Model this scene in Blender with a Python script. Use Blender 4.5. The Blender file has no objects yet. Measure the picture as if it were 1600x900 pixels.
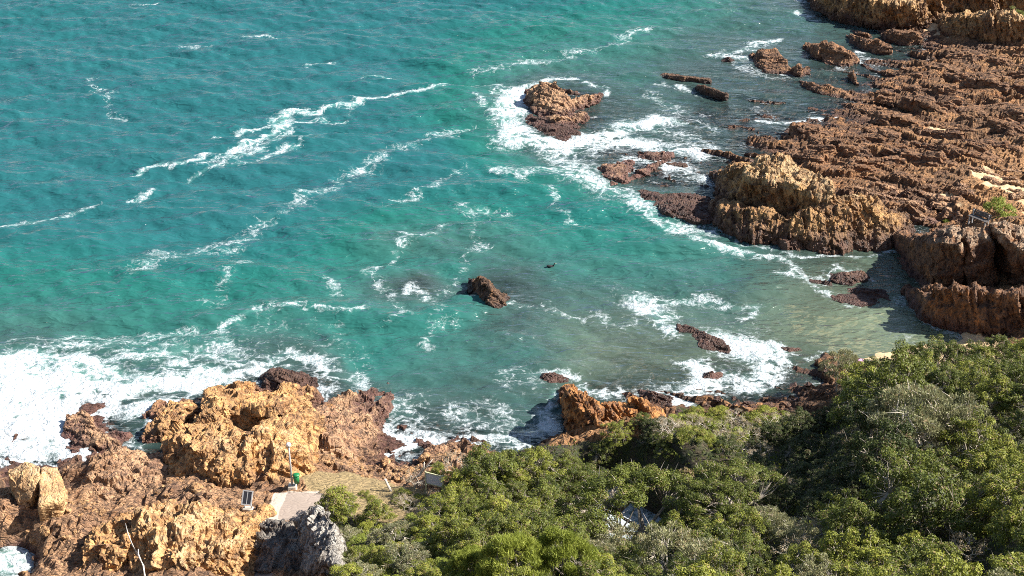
import bpy, bmesh, math, random, time
import numpy as np
from mathutils import Vector, Matrix
T0 = time.time()
random.seed(7); RNG = np.random.default_rng(11)
S = bpy.context.scene
C = S.collection
R = math.radians

# ------------------------------------------------------------------ camera
CAM_H = 60.0; PITCH = R(28.0); FPX = 2198.0           # focal length in 1600-px-wide pixels
cd = bpy.data.cameras.new('camera'); cam = bpy.data.objects.new('camera', cd); C.objects.link(cam)
cam.location = (0, 0, CAM_H); cam.rotation_euler = (R(90) - PITCH, 0, 0)
cd.sensor_width = 36.0; cd.lens = 36.0 * FPX / 1600.0; cd.clip_start = 0.5; cd.clip_end = 20000
S.camera = cam
S.render.resolution_x = 1024; S.render.resolution_y = 576

# ------------------------------------------------------------------ sun and sky
SUN_EL = R(41); SUN_AZ_AWAY = R(1)                    # light travels to the left and a little away
ldir = Vector((-math.cos(SUN_EL) * math.cos(SUN_AZ_AWAY), math.cos(SUN_EL) * math.sin(SUN_AZ_AWAY), -math.sin(SUN_EL)))
sd = bpy.data.lights.new('sun', 'SUN'); sd.energy = 5.0; sd.angle = R(0.53); sd.color = (1.0, 0.95, 0.87)
so = bpy.data.objects.new('sun', sd); C.objects.link(so); so.location = (60, -10, 90)
so.rotation_euler = ldir.to_track_quat('-Z', 'Y').to_euler()
W = bpy.data.worlds.new('World'); S.world = W; W.use_nodes = True
wn = W.node_tree.nodes; wl = W.node_tree.links
sky = wn.new('ShaderNodeTexSky'); sky.sky_type = 'NISHITA'; sky.sun_disc = False
sky.sun_elevation = SUN_EL
sky.sun_rotation = math.atan2(-ldir.x, -ldir.y)        # measured from +Y towards +X
sky.altitude = 60; sky.air_density = 1.0; sky.dust_density = 0.6
wn['Background'].inputs['Strength'].default_value = 0.066
wl.new(sky.outputs[0], wn['Background'].inputs['Color'])
S.view_settings.view_transform = 'Standard'; S.view_settings.look = 'None'
S.view_settings.exposure = 1.38; S.view_settings.gamma = 1.0
S.render.engine = 'CYCLES'
S.cycles.use_denoising = False; S.cycles.sample_clamp_indirect = 5.0; S.cycles.filter_width = 1.0
S.cycles.max_bounces = 6; S.cycles.diffuse_bounces = 2; S.cycles.transparent_max_bounces = 12

# ------------------------------------------------------------------ projection helpers
sp, cp = math.sin(PITCH), math.cos(PITCH)
def at(px, py, z=0.0):
    """world point at height z seen at photo pixel (px, py)"""
    a = (px - 800.0); b = -(py - 450.0)
    dx = a; dy = FPX * cp + b * sp; dz = -FPX * sp + b * cp
    t = (z - CAM_H) / dz
    return Vector((dx * t, dy * t, z))
def proj(x, y, z):
    zz = z - CAM_H
    d = y * cp - zz * sp
    u = y * sp + zz * cp
    return 800 + FPX * x / d, 450 - FPX * u / d

# ------------------------------------------------------------------ numpy noise
_P = np.random.default_rng(3).permutation(256).astype(np.int32); _P = np.concatenate([_P, _P, _P])
_G = np.random.default_rng(4).normal(size=(256, 3)); _G /= np.linalg.norm(_G, axis=1)[:, None]; _G = _G.astype(np.float32)
_RV = np.random.default_rng(5).random((256, 4)).astype(np.float32)
def _h(ix, iy, iz): return _P[_P[_P[ix & 255] + (iy & 255)] + (iz & 255)]
def perlin(p):
    p = p.astype(np.float32); i = np.floor(p).astype(np.int32); f = p - i
    u = f * f * f * (f * (f * 6 - 15) + 10); out = 0
    for dx in (0, 1):
        wx = u[:, 0] if dx else 1 - u[:, 0]
        for dy in (0, 1):
            wy = u[:, 1] if dy else 1 - u[:, 1]
            for dz in (0, 1):
                wz = u[:, 2] if dz else 1 - u[:, 2]
                g = _G[_h(i[:, 0] + dx, i[:, 1] + dy, i[:, 2] + dz)]
                d = g[:, 0] * (f[:, 0] - dx) + g[:, 1] * (f[:, 1] - dy) + g[:, 2] * (f[:, 2] - dz)
                out = out + wx * wy * wz * d
    return out * 1.5
def fbm(p, n=4, gain=0.5, ridged=False):
    a = 1.0; out = 0; p = np.asarray(p, np.float32)
    for k in range(n):
        v = perlin(p + 17.3 * k)
        out = out + a * ((1 - 2 * np.abs(v)) if ridged else v); a *= gain; p = p * 2.03
    return out
def cell(p, dim=3):
    p = p.astype(np.float32); i = np.floor(p).astype(np.int32)
    f1 = np.full(len(p), 9, np.float32); f2 = f1.copy(); cid = np.zeros(len(p), np.float32); tl = np.zeros(len(p), np.float32)
    rz = (-1, 0, 1) if dim == 3 else (0,)
    for dx in (-1, 0, 1):
        for dy in (-1, 0, 1):
            for dz in rz:
                rv = _RV[_h(i[:, 0] + dx, i[:, 1] + dy, i[:, 2] + dz)]
                ex = i[:, 0] + dx + rv[:, 0] - p[:, 0]; ey = i[:, 1] + dy + rv[:, 1] - p[:, 1]
                d = ex * ex + ey * ey
                tv = ex * (rv[:, 2] - .5) + ey * (rv[:, 3] - .5) if dim == 2 else ex * (rv[:, 1] - .5) + ey * (rv[:, 0] - .5)
                if dim == 3:
                    ez = i[:, 2] + dz + rv[:, 2] - p[:, 2]; d = d + ez * ez; tv = tv + ez * (rv[:, 3] - .5)
                n1 = d < f1
                f2 = np.where(n1, f1, np.minimum(f2, d)); cid = np.where(n1, rv[:, 3], cid); tl = np.where(n1, tv, tl); f1 = np.where(n1, d, f1)
    return np.sqrt(f1), np.sqrt(f2), cid, tl
def brick(q, sd=0):
    """jointed blocks: per-block random height and the tilt of its face"""
    q = q.astype(np.float32); z = q[:, 2] + 0.35 * perlin(np.stack([q[:, 2] * .9, q[:, 0] * .05, q[:, 1] * .05 + sd], 1)); iz = np.floor(z).astype(np.int32)
    r0 = _RV[_P[(iz + sd) & 255]]
    x = q[:, 0] * (0.7 + .6 * r0[:, 1]) + r0[:, 0] * 5; ix = np.floor(x).astype(np.int32)
    r1 = _RV[_h(ix, iz, iz * 0 + sd)]
    y = q[:, 1] * (0.7 + .6 * r1[:, 1]) + r1[:, 0] * 5; iy = np.floor(y).astype(np.int32)
    r = _RV[_h(ix, iy, iz + 31 * sd)]
    tl = (x - ix - .5) * (r[:, 0] - .5) + (y - iy - .5) * (r[:, 1] - .5) + (z - iz - .5) * (r[:, 2] - .5)
    return r[:, 3], tl, z - iz
def xy0(x, y, s, z=0.0):
    return np.stack([x * s, y * s, np.full_like(x, z)], 1)
def smooth(a, b, x):
    t = np.clip((x - a) / (b - a), 0, 1); return t * t * (3 - 2 * t)
def poly_sd(px, py, poly):
    """signed distance in pixels, negative inside"""
    n = len(poly); d = np.full(px.shape, 1e9); ins = np.zeros(px.shape, bool)
    for k in range(n):
        ax, ay = poly[k]; bx, by = poly[(k + 1) % n]
        ex, ey = bx - ax, by - ay; wx, wy = px - ax, py - ay
        t = np.clip((wx * ex + wy * ey) / (ex * ex + ey * ey + 1e-9), 0, 1)
        d = np.minimum(d, (wx - ex * t) ** 2 + (wy - ey * t) ** 2)
        c = ((ay > py) != (by > py)) & (px < (bx - ax) * (py - ay) / (by - ay + 1e-12) + ax)
        ins ^= c
    d = np.sqrt(d); return np.where(ins, -d, d)

# ------------------------------------------------------------------ object helpers
def tag(o, label=None, cat=None, group=None, kind=None):
    if label: o['label'] = label
    if cat: o['category'] = cat
    if group: o['group'] = group
    if kind: o['kind'] = kind
    return o
def empty(name, loc, rz=0.0):
    o = bpy.data.objects.new(name, None); C.objects.link(o); o.empty_display_size = 0.3
    o.location = loc; o.rotation_euler = (0, 0, rz); return o
def link(name, me, m=None, parent=None):
    o = bpy.data.objects.new(name, me); C.objects.link(o)
    if m is not None and len(me.materials) == 0: me.materials.append(m)
    if parent is not None: o.parent = parent
    return o
def np_mesh(name, co, faces, flat=False):
    """co (n,3), faces (m,k) with constant k"""
    me = bpy.data.meshes.new(name); k = faces.shape[1]
    me.vertices.add(len(co)); me.vertices.foreach_set('co', co.astype(np.float32).ravel())
    me.loops.add(faces.size); me.loops.foreach_set('vertex_index', faces.astype(np.int32).ravel())
    me.polygons.add(len(faces)); me.polygons.foreach_set('loop_start', np.arange(0, faces.size, k, dtype=np.int32))
    me.polygons.foreach_set('use_smooth', np.full(len(faces), not flat))
    me.update(calc_edges=True); return me
def attr(me, name, v):
    a = me.attributes.new(name, 'FLOAT', 'POINT'); a.data.foreach_set('value', np.asarray(v, np.float32))
def bm_obj(name, bm, m, parent=None, flat=True):
    me = bpy.data.meshes.new(name); bm.to_mesh(me); bm.free()
    me.polygons.foreach_set('use_smooth', np.full(len(me.polygons), not flat))
    return link(name, me, m, parent)
def box(bm, c, s, rot=None, bev=0.0):
    r = bmesh.ops.create_cube(bm, size=1.0); vs = r['verts']
    M = Matrix.Translation(c) @ (rot.to_4x4() if rot is not None else Matrix()) @ Matrix.Diagonal((*s, 1))
    bmesh.ops.transform(bm, matrix=M, verts=vs)
    if bev:
        es = {e for v in vs for e in v.link_edges}
        bmesh.ops.bevel(bm, geom=list(es), offset=bev, segments=2, affect='EDGES')
def tube(bm, pts, rad, n=6, cap=True):
    rings = []
    for k, p in enumerate(pts):
        a = pts[max(k - 1, 0)]; b = pts[min(k + 1, len(pts) - 1)]
        d = (Vector(b) - Vector(a)).normalized()
        u = d.orthogonal().normalized(); v = d.cross(u)
        r = rad[k] if hasattr(rad, '__len__') else rad
        rings.append([bm.verts.new(Vector(p) + (u * math.cos(t) + v * math.sin(t)) * r) for t in [2 * math.pi * j / n for j in range(n)]])
    for A, B in zip(rings, rings[1:]):
        # align start to the nearest vertex to avoid twist
        o = min(range(n), key=lambda j: (B[j].co - A[0].co).length)
        B2 = B[o:] + B[:o]
        if (B2[1].co - A[1].co).length > (B2[-1].co - A[1].co).length: B2 = [B2[0]] + B2[:0:-1]
        for j in range(n):
            bm.faces.new((A[j], A[(j + 1) % n], B2[(j + 1) % n], B2[j]))
        B[:] = B2
    if cap:
        bm.faces.new(rings[0][::-1]); bm.faces.new(rings[-1])

# ------------------------------------------------------------------ materials
class NT:
    def __init__(s, name):
        s.m = bpy.data.materials.new(name); s.m.use_nodes = True
        s.t = s.m.node_tree; s.n = s.t.nodes; s.l = s.t.links; s.n.clear()
        s.out = s.n.new('ShaderNodeOutputMaterial')
    def new(s, t, **kw):
        nd = s.n.new(t)
        for k, v in kw.items(): setattr(nd, k, v)
        return nd
    def put(s, sock, v):
        if isinstance(v, bpy.types.NodeSocket): s.l.new(v, sock)
        elif v is not None: sock.default_value = v
    def math(s, op, a, b=None, c=None, clamp=False):
        nd = s.new('ShaderNodeMath', operation=op, use_clamp=clamp)
        for i, v in enumerate((a, b, c)):
            if v is not None: s.put(nd.inputs[i], v)
        return nd.outputs[0]
    def mix(s, f, a, b, mode='MIX'):
        nd = s.new('ShaderNodeMix', data_type='RGBA', blend_type=mode)
        s.put(nd.inputs['Factor'], f)
        s.put(nd.inputs[6], a if isinstance(a, bpy.types.NodeSocket) else (*a, 1)); s.put(nd.inputs[7], b if isinstance(b, bpy.types.NodeSocket) else (*b, 1))
        return nd.outputs[2]
    def fmix(s, f, a, b):
        nd = s.new('ShaderNodeMix', data_type='FLOAT'); s.put(nd.inputs[0], f); s.put(nd.inputs[2], a); s.put(nd.inputs[3], b); return nd.outputs[0]
    def noise(s, vec, scale, detail=4, rough=0.55, dist=0.0):
        nd = s.new('ShaderNodeTexNoise'); s.put(nd.inputs['Vector'], vec); nd.inputs['Scale'].default_value = scale
        nd.inputs['Detail'].default_value = detail; nd.inputs['Roughness'].default_value = rough; nd.inputs['Distortion'].default_value = dist
        return nd.outputs['Fac']
    def vor(s, vec, scale, feature='DISTANCE_TO_EDGE', out='Distance', rnd=1.0):
        nd = s.new('ShaderNodeTexVoronoi', feature=feature); s.put(nd.inputs['Vector'], vec); nd.inputs['Scale'].default_value = scale
        nd.inputs['Randomness'].default_value = rnd
        return nd.outputs[out]
    def step(s, x, a, b):
        nd = s.new('ShaderNodeMapRange', interpolation_type='SMOOTHSTEP'); s.put(nd.inputs['Value'], x)
        s.put(nd.inputs['From Min'], a); s.put(nd.inputs['From Max'], b); return nd.outputs[0]
    def pos(s): return s.new('ShaderNodeNewGeometry').outputs['Position']
    def mapping(s, vec, rot=(0, 0, 0), scale=(1, 1, 1)):
        nd = s.new('ShaderNodeMapping'); s.put(nd.inputs['Vector'], vec); nd.inputs['Rotation'].default_value = rot; nd.inputs['Scale'].default_value = scale
        return nd.outputs[0]
    def attr(s, name): return s.new('ShaderNodeAttribute', attribute_name=name).outputs['Fac']
    def bump(s, h, dist, strength=1.0, normal=None):
        nd = s.new('ShaderNodeBump'); s.put(nd.inputs['Height'], h); nd.inputs['Distance'].default_value = dist; nd.inputs['Strength'].default_value = strength
        if normal is not None: s.put(nd.inputs['Normal'], normal)
        return nd.outputs[0]
    def princ(s, col, rough=0.8, normal=None, spec=0.3):
        nd = s.new('ShaderNodeBsdfPrincipled'); s.put(nd.inputs['Base Color'], col if isinstance(col, bpy.types.NodeSocket) else (*col, 1))
        s.put(nd.inputs['Roughness'], rough); s.put(nd.inputs['Specular IOR Level'], spec)
        if normal is not None: s.put(nd.inputs['Normal'], normal)
        return nd
    def finish(s, sh):
        s.l.new(sh if isinstance(sh, bpy.types.NodeSocket) else sh.outputs[0], s.out.inputs['Surface']); return s.m

STRATA = R(-28)     # strike of the beds on the right-hand shore, world Z rotation
def rock_colour(t, P, a, b, c, wet, wetz=0.7, pale=None, palez=None, stretch=(1, 1, 1), stain=0.75):
    """ochre a, rust b, brown c mixed by mineral noise, tide-zone colour 'wet' near the waterline"""
    q = t.mapping(P, rot=(0, 0, STRATA), scale=stretch)
    n1 = t.noise(q, 0.28, 5, 0.6, 0.6); n2 = t.noise(q, 1.1, 5, 0.65, 0.4); n3 = t.noise(P, 5.0, 4, 0.7)
    col = t.mix(t.step(n1, 0.40, 0.62), a, c)
    col = t.mix(t.step(n2, 0.50, 0.68), col, b)
    v = t.vor(t.mix(0.12, q, t.new('ShaderNodeTexNoise').outputs['Color']), 1.7, 'F1', 'Color')
    sep = t.new('ShaderNodeSeparateColor'); t.l.new(v, sep.inputs[0])
    col = t.mix(0.55, col, t.mix(t.math('MULTIPLY', sep.outputs[0], 1.0), tuple(x * 0.55 for x in c), tuple(min(1, x * 1.25) for x in a)), 'MIX')
    f = t.math('MULTIPLY_ADD', n3, 1.1, 0.45)
    col = t.mix(1.0, col, t.new('ShaderNodeCombineXYZ').outputs[0], 'MULTIPLY') if False else col
    hs = t.new('ShaderNodeHueSaturation'); t.l.new(col, hs.inputs['Color']); t.l.new(f, hs.inputs['Value']); col = hs.outputs[0]
    dk = t.step(t.math('ADD', t.noise(q, 2.3, 6, 0.72, 0.5), t.math('MULTIPLY', n1, 0.16)), 0.585, 0.66)
    col = t.mix(t.math('MULTIPLY', dk, stain), col, (0.055, 0.034, 0.026))
    sx = t.new('ShaderNodeSeparateXYZ'); t.l.new(P, sx.inputs[0]); z = sx.outputs[2]
    if pale is not None:
        pz = t.math('ADD', z, t.math('MULTIPLY_ADD', t.noise(P, 0.9, 4, 0.7), 3.0, -1.5))
        pf = t.math('MULTIPLY', t.step(pz, palez, palez + 1.2), t.step(t.noise(P, 1.6, 5, 0.75), 0.40, 0.62))
        col = t.mix(t.math('MULTIPLY', pf, 0.75), col, pale)
    zz = t.math('ADD', z, t.math('MULTIPLY_ADD', t.noise(P, 0.8, 4, 0.65), 1.2, -0.6))
    wf = t.math('SUBTRACT', 1.0, t.step(zz, wetz * 0.35, wetz * 1.35))
    wcol = t.mix(t.step(n2, 0.38, 0.6), wet, tuple(x * 0.5 for x in wet))
    col = t.mix(t.math('MULTIPLY', wf, 0.88), col, wcol)
    rough = t.fmix(wf, 0.85, 0.42)
    return col, rough, n1, n2, n3
def rock_bump(t, P, stretch=(1, 1, 1), k=1.0):
    q = t.mapping(P, rot=(0, 0, STRATA), scale=stretch)
    qd = t.mix(0.10, q, t.new('ShaderNodeTexNoise').outputs['Color'])
    e1 = t.step(t.vor(q, 1.5), 0.0, 0.12); e2 = t.step(t.vor(q, 4.2), 0.0, 0.14)
    h = t.math('ADD', t.math('MULTIPLY', e1, 0.20), t.math('MULTIPLY', e2, 0.10))
    h = t.math('ADD', h, t.math('MULTIPLY', t.noise(q, 2.6, 7, 0.66), 1.1))
    return t.bump(h, 0.30 * k, 1.0)
def rock_mat(name, a, b, c, wet, wetz=0.7, pale=None, palez=None, stretch=(1, 1, 1), k=1.0, stain=0.75):
    t = NT(name); P = t.pos()
    col, rough, *_ = rock_colour(t, P, a, b, c, wet, wetz, pale, palez, stretch, stain)
    return t.finish(t.princ(col, rough, rock_bump(t, P, stretch, k), 0.35))
WET = (0.085, 0.042, 0.036)
M = {}
M['ochre'] = rock_mat('ochre_rock', (0.56, 0.32, 0.13), (0.50, 0.22, 0.06), (0.36, 0.19, 0.09), (0.13, 0.055, 0.045), 0.9, (0.68, 0.49, 0.27), 3.6, stain=0.65)
M['tan'] = rock_mat('tan_rock', (0.44, 0.27, 0.15), (0.38, 0.17, 0.07), (0.30, 0.165, 0.10), (0.13, 0.06, 0.05), 0.8)
M['brown'] = rock_mat('brown_rock', (0.29, 0.155, 0.078), (0.33, 0.13, 0.045), (0.16, 0.088, 0.054), (0.12, 0.06, 0.043), 0.35, stretch=(0.6, 1.8, 1))
M['stack'] = rock_mat('stack_rock', (0.42, 0.245, 0.10), (0.40, 0.18, 0.05), (0.20, 0.105, 0.055), (0.10, 0.05, 0.036), 1.6, (0.52, 0.38, 0.21), 3.6, stretch=(1.2, 1.2, 0.55))
M['rust'] = rock_mat('rust_rock', (0.22, 0.115, 0.058), (0.42, 0.16, 0.038), (0.11, 0.062, 0.042), WET, 1.3, (0.45, 0.33, 0.22), 5.5, stretch=(1.2, 1.2, 0.6))
M['pale'] = rock_mat('pale_ochre_rock', (0.60, 0.38, 0.18), (0.54, 0.29, 0.11), (0.44, 0.26, 0.13), (0.16, 0.08, 0.055), 0.3, (0.70, 0.58, 0.40), 3.8, stain=0.35)
M['dark'] = rock_mat('dark_rock', (0.15, 0.085, 0.05), (0.32, 0.14, 0.045), (0.06, 0.04, 0.03), (0.05, 0.03, 0.026), 0.4)
M['orange'] = rock_mat('orange_rock', (0.48, 0.225, 0.07), (0.46, 0.17, 0.038), (0.22, 0.10, 0.05), WET, 0.8, stretch=(1.2, 1.2, 0.6))
M['grey'] = rock_mat('grey_rock', (0.24, 0.215, 0.185), (0.20, 0.15, 0.11), (0.11, 0.10, 0.09), WET, 0.3, (0.54, 0.50, 0.44), 5.0, stretch=(1.3, 1.3, 0.5))
M['weed'] = rock_mat('weedy_rock', (0.20, 0.11, 0.065), (0.22, 0.09, 0.04), (0.085, 0.05, 0.04), (0.085, 0.042, 0.032), 1.1)
M['boulder'] = rock_mat('boulder_rock', (0.46, 0.27, 0.125), (0.42, 0.19, 0.06), (0.28, 0.15, 0.08), (0.16, 0.08, 0.055), 0.7)

def ground_mat():
    t = NT('shore_ground'); P = t.pos()
    cb, rb, *_ = rock_colour(t, P, (0.35, 0.178, 0.080), (0.38, 0.150, 0.046), (0.165, 0.090, 0.052), (0.12, 0.060, 0.040), 0.38, stretch=(0.6, 1.8, 1))
    co_, ro, *_ = rock_colour(t, P, (0.46, 0.27, 0.145), (0.40, 0.18, 0.065), (0.30, 0.165, 0.10), (0.13, 0.06, 0.05), 0.7)
    sz_ = t.new('ShaderNodeSeparateXYZ'); t.l.new(P, sz_.inputs[0])
    hz = t.step(t.math('ADD', sz_.outputs[2], t.math('MULTIPLY_ADD', t.noise(P, 0.16, 5, 0.6), 4.0, -2.0)), 0.7, 2.0)
    cb = t.mix(t.math('MULTIPLY', hz, 0.6), cb, t.mix(t.noise(P, 2.0, 5, 0.7), (0.54, 0.31, 0.14), (0.36, 0.17, 0.065)))
    cb = t.mix(t.math('MULTIPLY', t.step(t.noise(P, 0.14, 6, 0.65), 0.50, 0.60), 0.6), cb, (0.10, 0.058, 0.038))
    lf = t.attr('left'); col = t.mix(lf, cb, co_); rough = t.fmix(lf, rb, ro)
    n = t.noise(P, 9.0, 4, 0.7); n2 = t.noise(P, 0.7, 4, 0.6)
    sand = t.mix(n2, (0.58, 0.42, 0.24), (0.50, 0.34, 0.19))
    soil = t.mix(t.step(t.noise(P, 1.3, 5, 0.7), 0.4, 0.62), (0.085, 0.065, 0.040), (0.06, 0.075, 0.025))
    dry = t.mix(n2, (0.44, 0.31, 0.16), (0.34, 0.26, 0.12)); conc = t.mix(n2, (0.47, 0.41, 0.34), (0.38, 0.32, 0.26)); slab = t.mix(n2, (0.30, 0.24, 0.20), (0.24, 0.19, 0.155))  # slab: darker colour for areas of the path
    for nm, c2 in (('soil', soil), ('dry', dry), ('sand', sand), ('path', conc), ('slab', slab)):
        a = t.attr(nm)
        # ragged edge between two materials
        e = t.step(t.math('ADD', a, t.math('MULTIPLY_ADD', n, 0.5, -0.25)), 0.40, 0.60)
        col = t.mix(e, col, c2); rough = t.fmix(e, rough, 0.9)
    bs = t.math('SUBTRACT', 1.0, t.math('MAXIMUM', t.attr('sand'), t.math('MAXIMUM', t.attr('path'), t.attr('slab'))), clamp=True)
    q = t.mapping(P, rot=(0, 0, STRATA), scale=(0.6, 1.8, 1))
    h = t.math('ADD', t.math('MULTIPLY', t.step(t.vor(q, 2.4), 0, 0.15), 0.3), t.math('MULTIPLY', t.noise(q, 2.6, 7, 0.68), 1.2))
    h = t.math('MULTIPLY', h, t.math('MULTIPLY_ADD', bs, 0.9, 0.1))
    return t.finish(t.princ(col, rough, t.bump(h, 0.45), 0.35))
M['ground'] = ground_mat()

def water_mat():
    t = NT('sea_water'); P = t.pos()
    depth = t.attr('depth'); fm = t.attr('foam'); sed = t.attr('silt')
    alpha = t.math('SUBTRACT', 1.0, t.math('POWER', 2.71828, t.math('MULTIPLY', depth, -0.48)), clamp=True); alpha = t.math('MAXIMUM', alpha, t.math('MAXIMUM', t.step(depth, 1.3, 3.6), t.math('MULTIPLY', sed, 0.85)))
    big = t.noise(t.mapping(P, scale=(0.6, 1, 1)), 0.035, 4, 0.55, 0.3)
    deepc = t.mix(t.math('ADD', t.step(depth, 4.4, 6.0), t.math('MULTIPLY_ADD', big, 0.4, -0.2), clamp=True), (0.0125, 0.108, 0.090), (0.0150, 0.092, 0.100))  # bluer with depth; the blue also paints in sky reflection
    col = t.mix(t.step(depth, 1.0, 5.0), (0.060, 0.108, 0.098), deepc)
    col = t.mix(sed, col, (0.22, 0.27, 0.165))
    aer = t.step(fm, 0.25, 1.2)
    col = t.mix(t.math('MULTIPLY', aer, 0.75), col, (0.15, 0.34, 0.30))
    # chop: small wind ripples on top of the modelled swell
    def rdg(n): return t.math('SUBTRACT', 1.0, t.math('ABSOLUTE', t.math('MULTIPLY_ADD', n, 2.0, -1.0)))
    w1 = rdg(t.noise(t.mapping(P, rot=(0, 0, R(10)), scale=(0.36, 1.0, 1)), 0.62, 2, 0.5, 0.4))
    w2 = rdg(t.noise(t.mapping(P, rot=(0, 0, R(-12)), scale=(0.38, 1.0, 1)), 1.5, 2, 0.5, 0.4))
    w0 = t.noise(t.mapping(P, rot=(0, 0, R(16)), scale=(0.42, 1.0, 1)), 0.24, 3, 0.5, 0.6)
    gust = t.math('MULTIPLY_ADD', t.noise(t.mapping(P, scale=(0.4, 1, 1)), 0.06, 3, 0.6), 1.3, 0.35)
    hh = t.math('MULTIPLY', t.math('ADD', t.math('MULTIPLY', w1, 0.50), t.math('MULTIPLY', w2, 0.26)), gust)
    hh = t.math('ADD', hh, t.math('MULTIPLY', w0, 1.3))
    nb = t.bump(hh, 0.80, 1.0); nd_ = t.bump(hh, 0.46, 1.0)
    tr = t.new('ShaderNodeBsdfTransparent'); tr.inputs[0].default_value = (0.88, 0.94, 0.92, 1)
    df = t.new('ShaderNodeBsdfDiffuse'); t.l.new(col, df.inputs[0]); t.l.new(nd_, df.inputs['Normal'])
    body = t.new('ShaderNodeMixShader'); t.l.new(alpha, body.inputs[0]); t.l.new(tr.outputs[0], body.inputs[1]); t.l.new(df.outputs[0], body.inputs[2])
    gl = t.new('ShaderNodeBsdfGlossy'); gl.inputs['Roughness'].default_value = 0.22; t.l.new(nb, gl.inputs['Normal'])
    fr = t.new('ShaderNodeFresnel'); fr.inputs['IOR'].default_value = 1.33; t.l.new(nb, fr.inputs['Normal'])
    wat = t.new('ShaderNodeMixShader'); t.l.new(fr.outputs[0], wat.inputs[0]); t.l.new(body.outputs[0], wat.inputs[1]); t.l.new(gl.outputs[0], wat.inputs[2])
    # foam: lacework of warped cells whose strands thicken with the traced foam density
    wv = t.new('ShaderNodeTexNoise'); t.l.new(P, wv.inputs['Vector']); wv.inputs['Scale'].default_value = 0.55; wv.inputs['Detail'].default_value = 3
    warp = t.new('ShaderNodeVectorMath', operation='MULTIPLY_ADD'); t.l.new(wv.outputs['Color'], warp.inputs[0]); warp.inputs[1].default_value = (2.6, 2.6, 0); t.l.new(P, warp.inputs[2])
    q = t.mapping(warp.outputs[0], rot=(0, 0, R(18)), scale=(0.7, 1.1, 0.0))
    def ridge(n, k): return t.math('SUBTRACT', 1.0, t.math('MULTIPLY', t.math('ABSOLUTE', t.math('MULTIPLY_ADD', n, 2.0, -1.0)), k), clamp=True)
    r1 = ridge(t.noise(q, 0.42, 3, 0.5, 0.8), 3.2); r2 = ridge(t.noise(q, 1.1, 4, 0.6, 0.6), 2.6)
    e1 = t.math('SUBTRACT', 1.0, t.math('MULTIPLY', t.vor(q, 0.8), 3.6), clamp=True)
    nn = t.noise(P, 2.4, 5, 0.75)
    lc = t.math('ADD', t.math('MULTIPLY', t.math('MAXIMUM', r1, e1), 0.42), t.math('MULTIPLY', r2, 0.34))
    lc = t.math('ADD', lc, t.math('MULTIPLY_ADD', nn, 0.85, -0.26))
    D_ = t.math('MULTIPLY', fm, t.math('MULTIPLY_ADD', t.noise(P, 0.28, 4, 0.6), 2.0, -0.05))
    fv = t.math('SUBTRACT', lc, t.math('SUBTRACT', 1.06, t.math('MULTIPLY', D_, 0.66)))
    # stray flecks blown across the open water
    fl = t.noise(t.mapping(warp.outputs[0], rot=(0, 0, R(14)), scale=(0.5, 1.4, 0)), 1.3, 6, 0.75)
    flk = t.step(t.math('ADD', fl, t.math('MULTIPLY', t.noise(P, 0.09, 3, 0.6), 0.30)), 0.875, 0.93)
    cov = t.math('MULTIPLY', t.math('MULTIPLY', t.step(fv, -0.16, 0.36), 0.96), t.step(fm, 0.05, 0.25))
    cov = t.math('MAXIMUM', cov, t.math('MULTIPLY', flk, 0.7))
    fh = t.math('ADD', t.math('MULTIPLY', t.noise(P, 1.6, 6, 0.65), 1.0), t.math('MULTIPLY', fv, 0.3))
    fo = t.princ(t.mix(t.noise(P, 2.0, 4, 0.6), (0.74, 0.76, 0.77), (0.50, 0.60, 0.63)), 0.7, t.bump(fh, 0.6), 0.2)
    mx = t.new('ShaderNodeMixShader'); t.l.new(cov, mx.inputs[0]); t.l.new(wat.outputs[0], mx.inputs[1]); t.l.new(fo.outputs[0], mx.inputs[2])
    return t.finish(mx)
M['water'] = water_mat()

def leaf_mat(name, dark, light, dead=None, trans=0.25):
    t = NT(name); v = t.attr('tone'); oi = t.new('ShaderNodeObjectInfo').outputs['Random']
    f = t.math('ADD', t.math('MULTIPLY', v, 0.75), t.math('MULTIPLY', oi, 0.35), clamp=True)
    col = t.mix(f, dark, light)
    if dead: col = t.mix(t.step(v, 0.93, 0.97), col, dead)
    p = t.princ(col, 0.55, None, 0.25)
    tl = t.new('ShaderNodeBsdfTranslucent'); t.l.new(t.mix(0.5, col, light), tl.inputs[0])
    mx = t.new('ShaderNodeMixShader'); mx.inputs[0].default_value = trans; t.l.new(p.outputs[0], mx.inputs[1]); t.l.new(tl.outputs[0], mx.inputs[2])
    return t.finish(mx)
M['leaf_dark'] = leaf_mat('dark_leaves', (0.028, 0.044, 0.010), (0.185, 0.208, 0.032), (0.20, 0.14, 0.07))
M['leaf_shade'] = leaf_mat('shade_dark_leaves', (0.018, 0.030, 0.009), (0.085, 0.105, 0.026), (0.16, 0.11, 0.06))  # leaf colour darkened to stand in for the hollow's shade
M['leaf_mid'] = leaf_mat('green_leaves', (0.044, 0.064, 0.012), (0.31, 0.32, 0.044), (0.25, 0.18, 0.08))
M['leaf_lime'] = leaf_mat('lime_leaves', (0.11, 0.15, 0.02), (0.33, 0.36, 0.065))
M['leaf_grey'] = leaf_mat('grey_leaves', (0.10, 0.11, 0.055), (0.36, 0.35, 0.18), (0.34, 0.25, 0.14))
M['leaf_dry'] = leaf_mat('dry_leaves', (0.16, 0.12, 0.07), (0.38, 0.29, 0.17))
def bark_mat(name, a, b):
    t = NT(name); P = t.pos(); n = t.noise(t.mapping(P, scale=(1, 1, 0.3)), 9, 5, 0.7)
    return t.finish(t.princ(t.mix(t.step(n, 0.35, 0.65), a, b), 0.9, t.bump(n, 0.03), 0.2))
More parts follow.
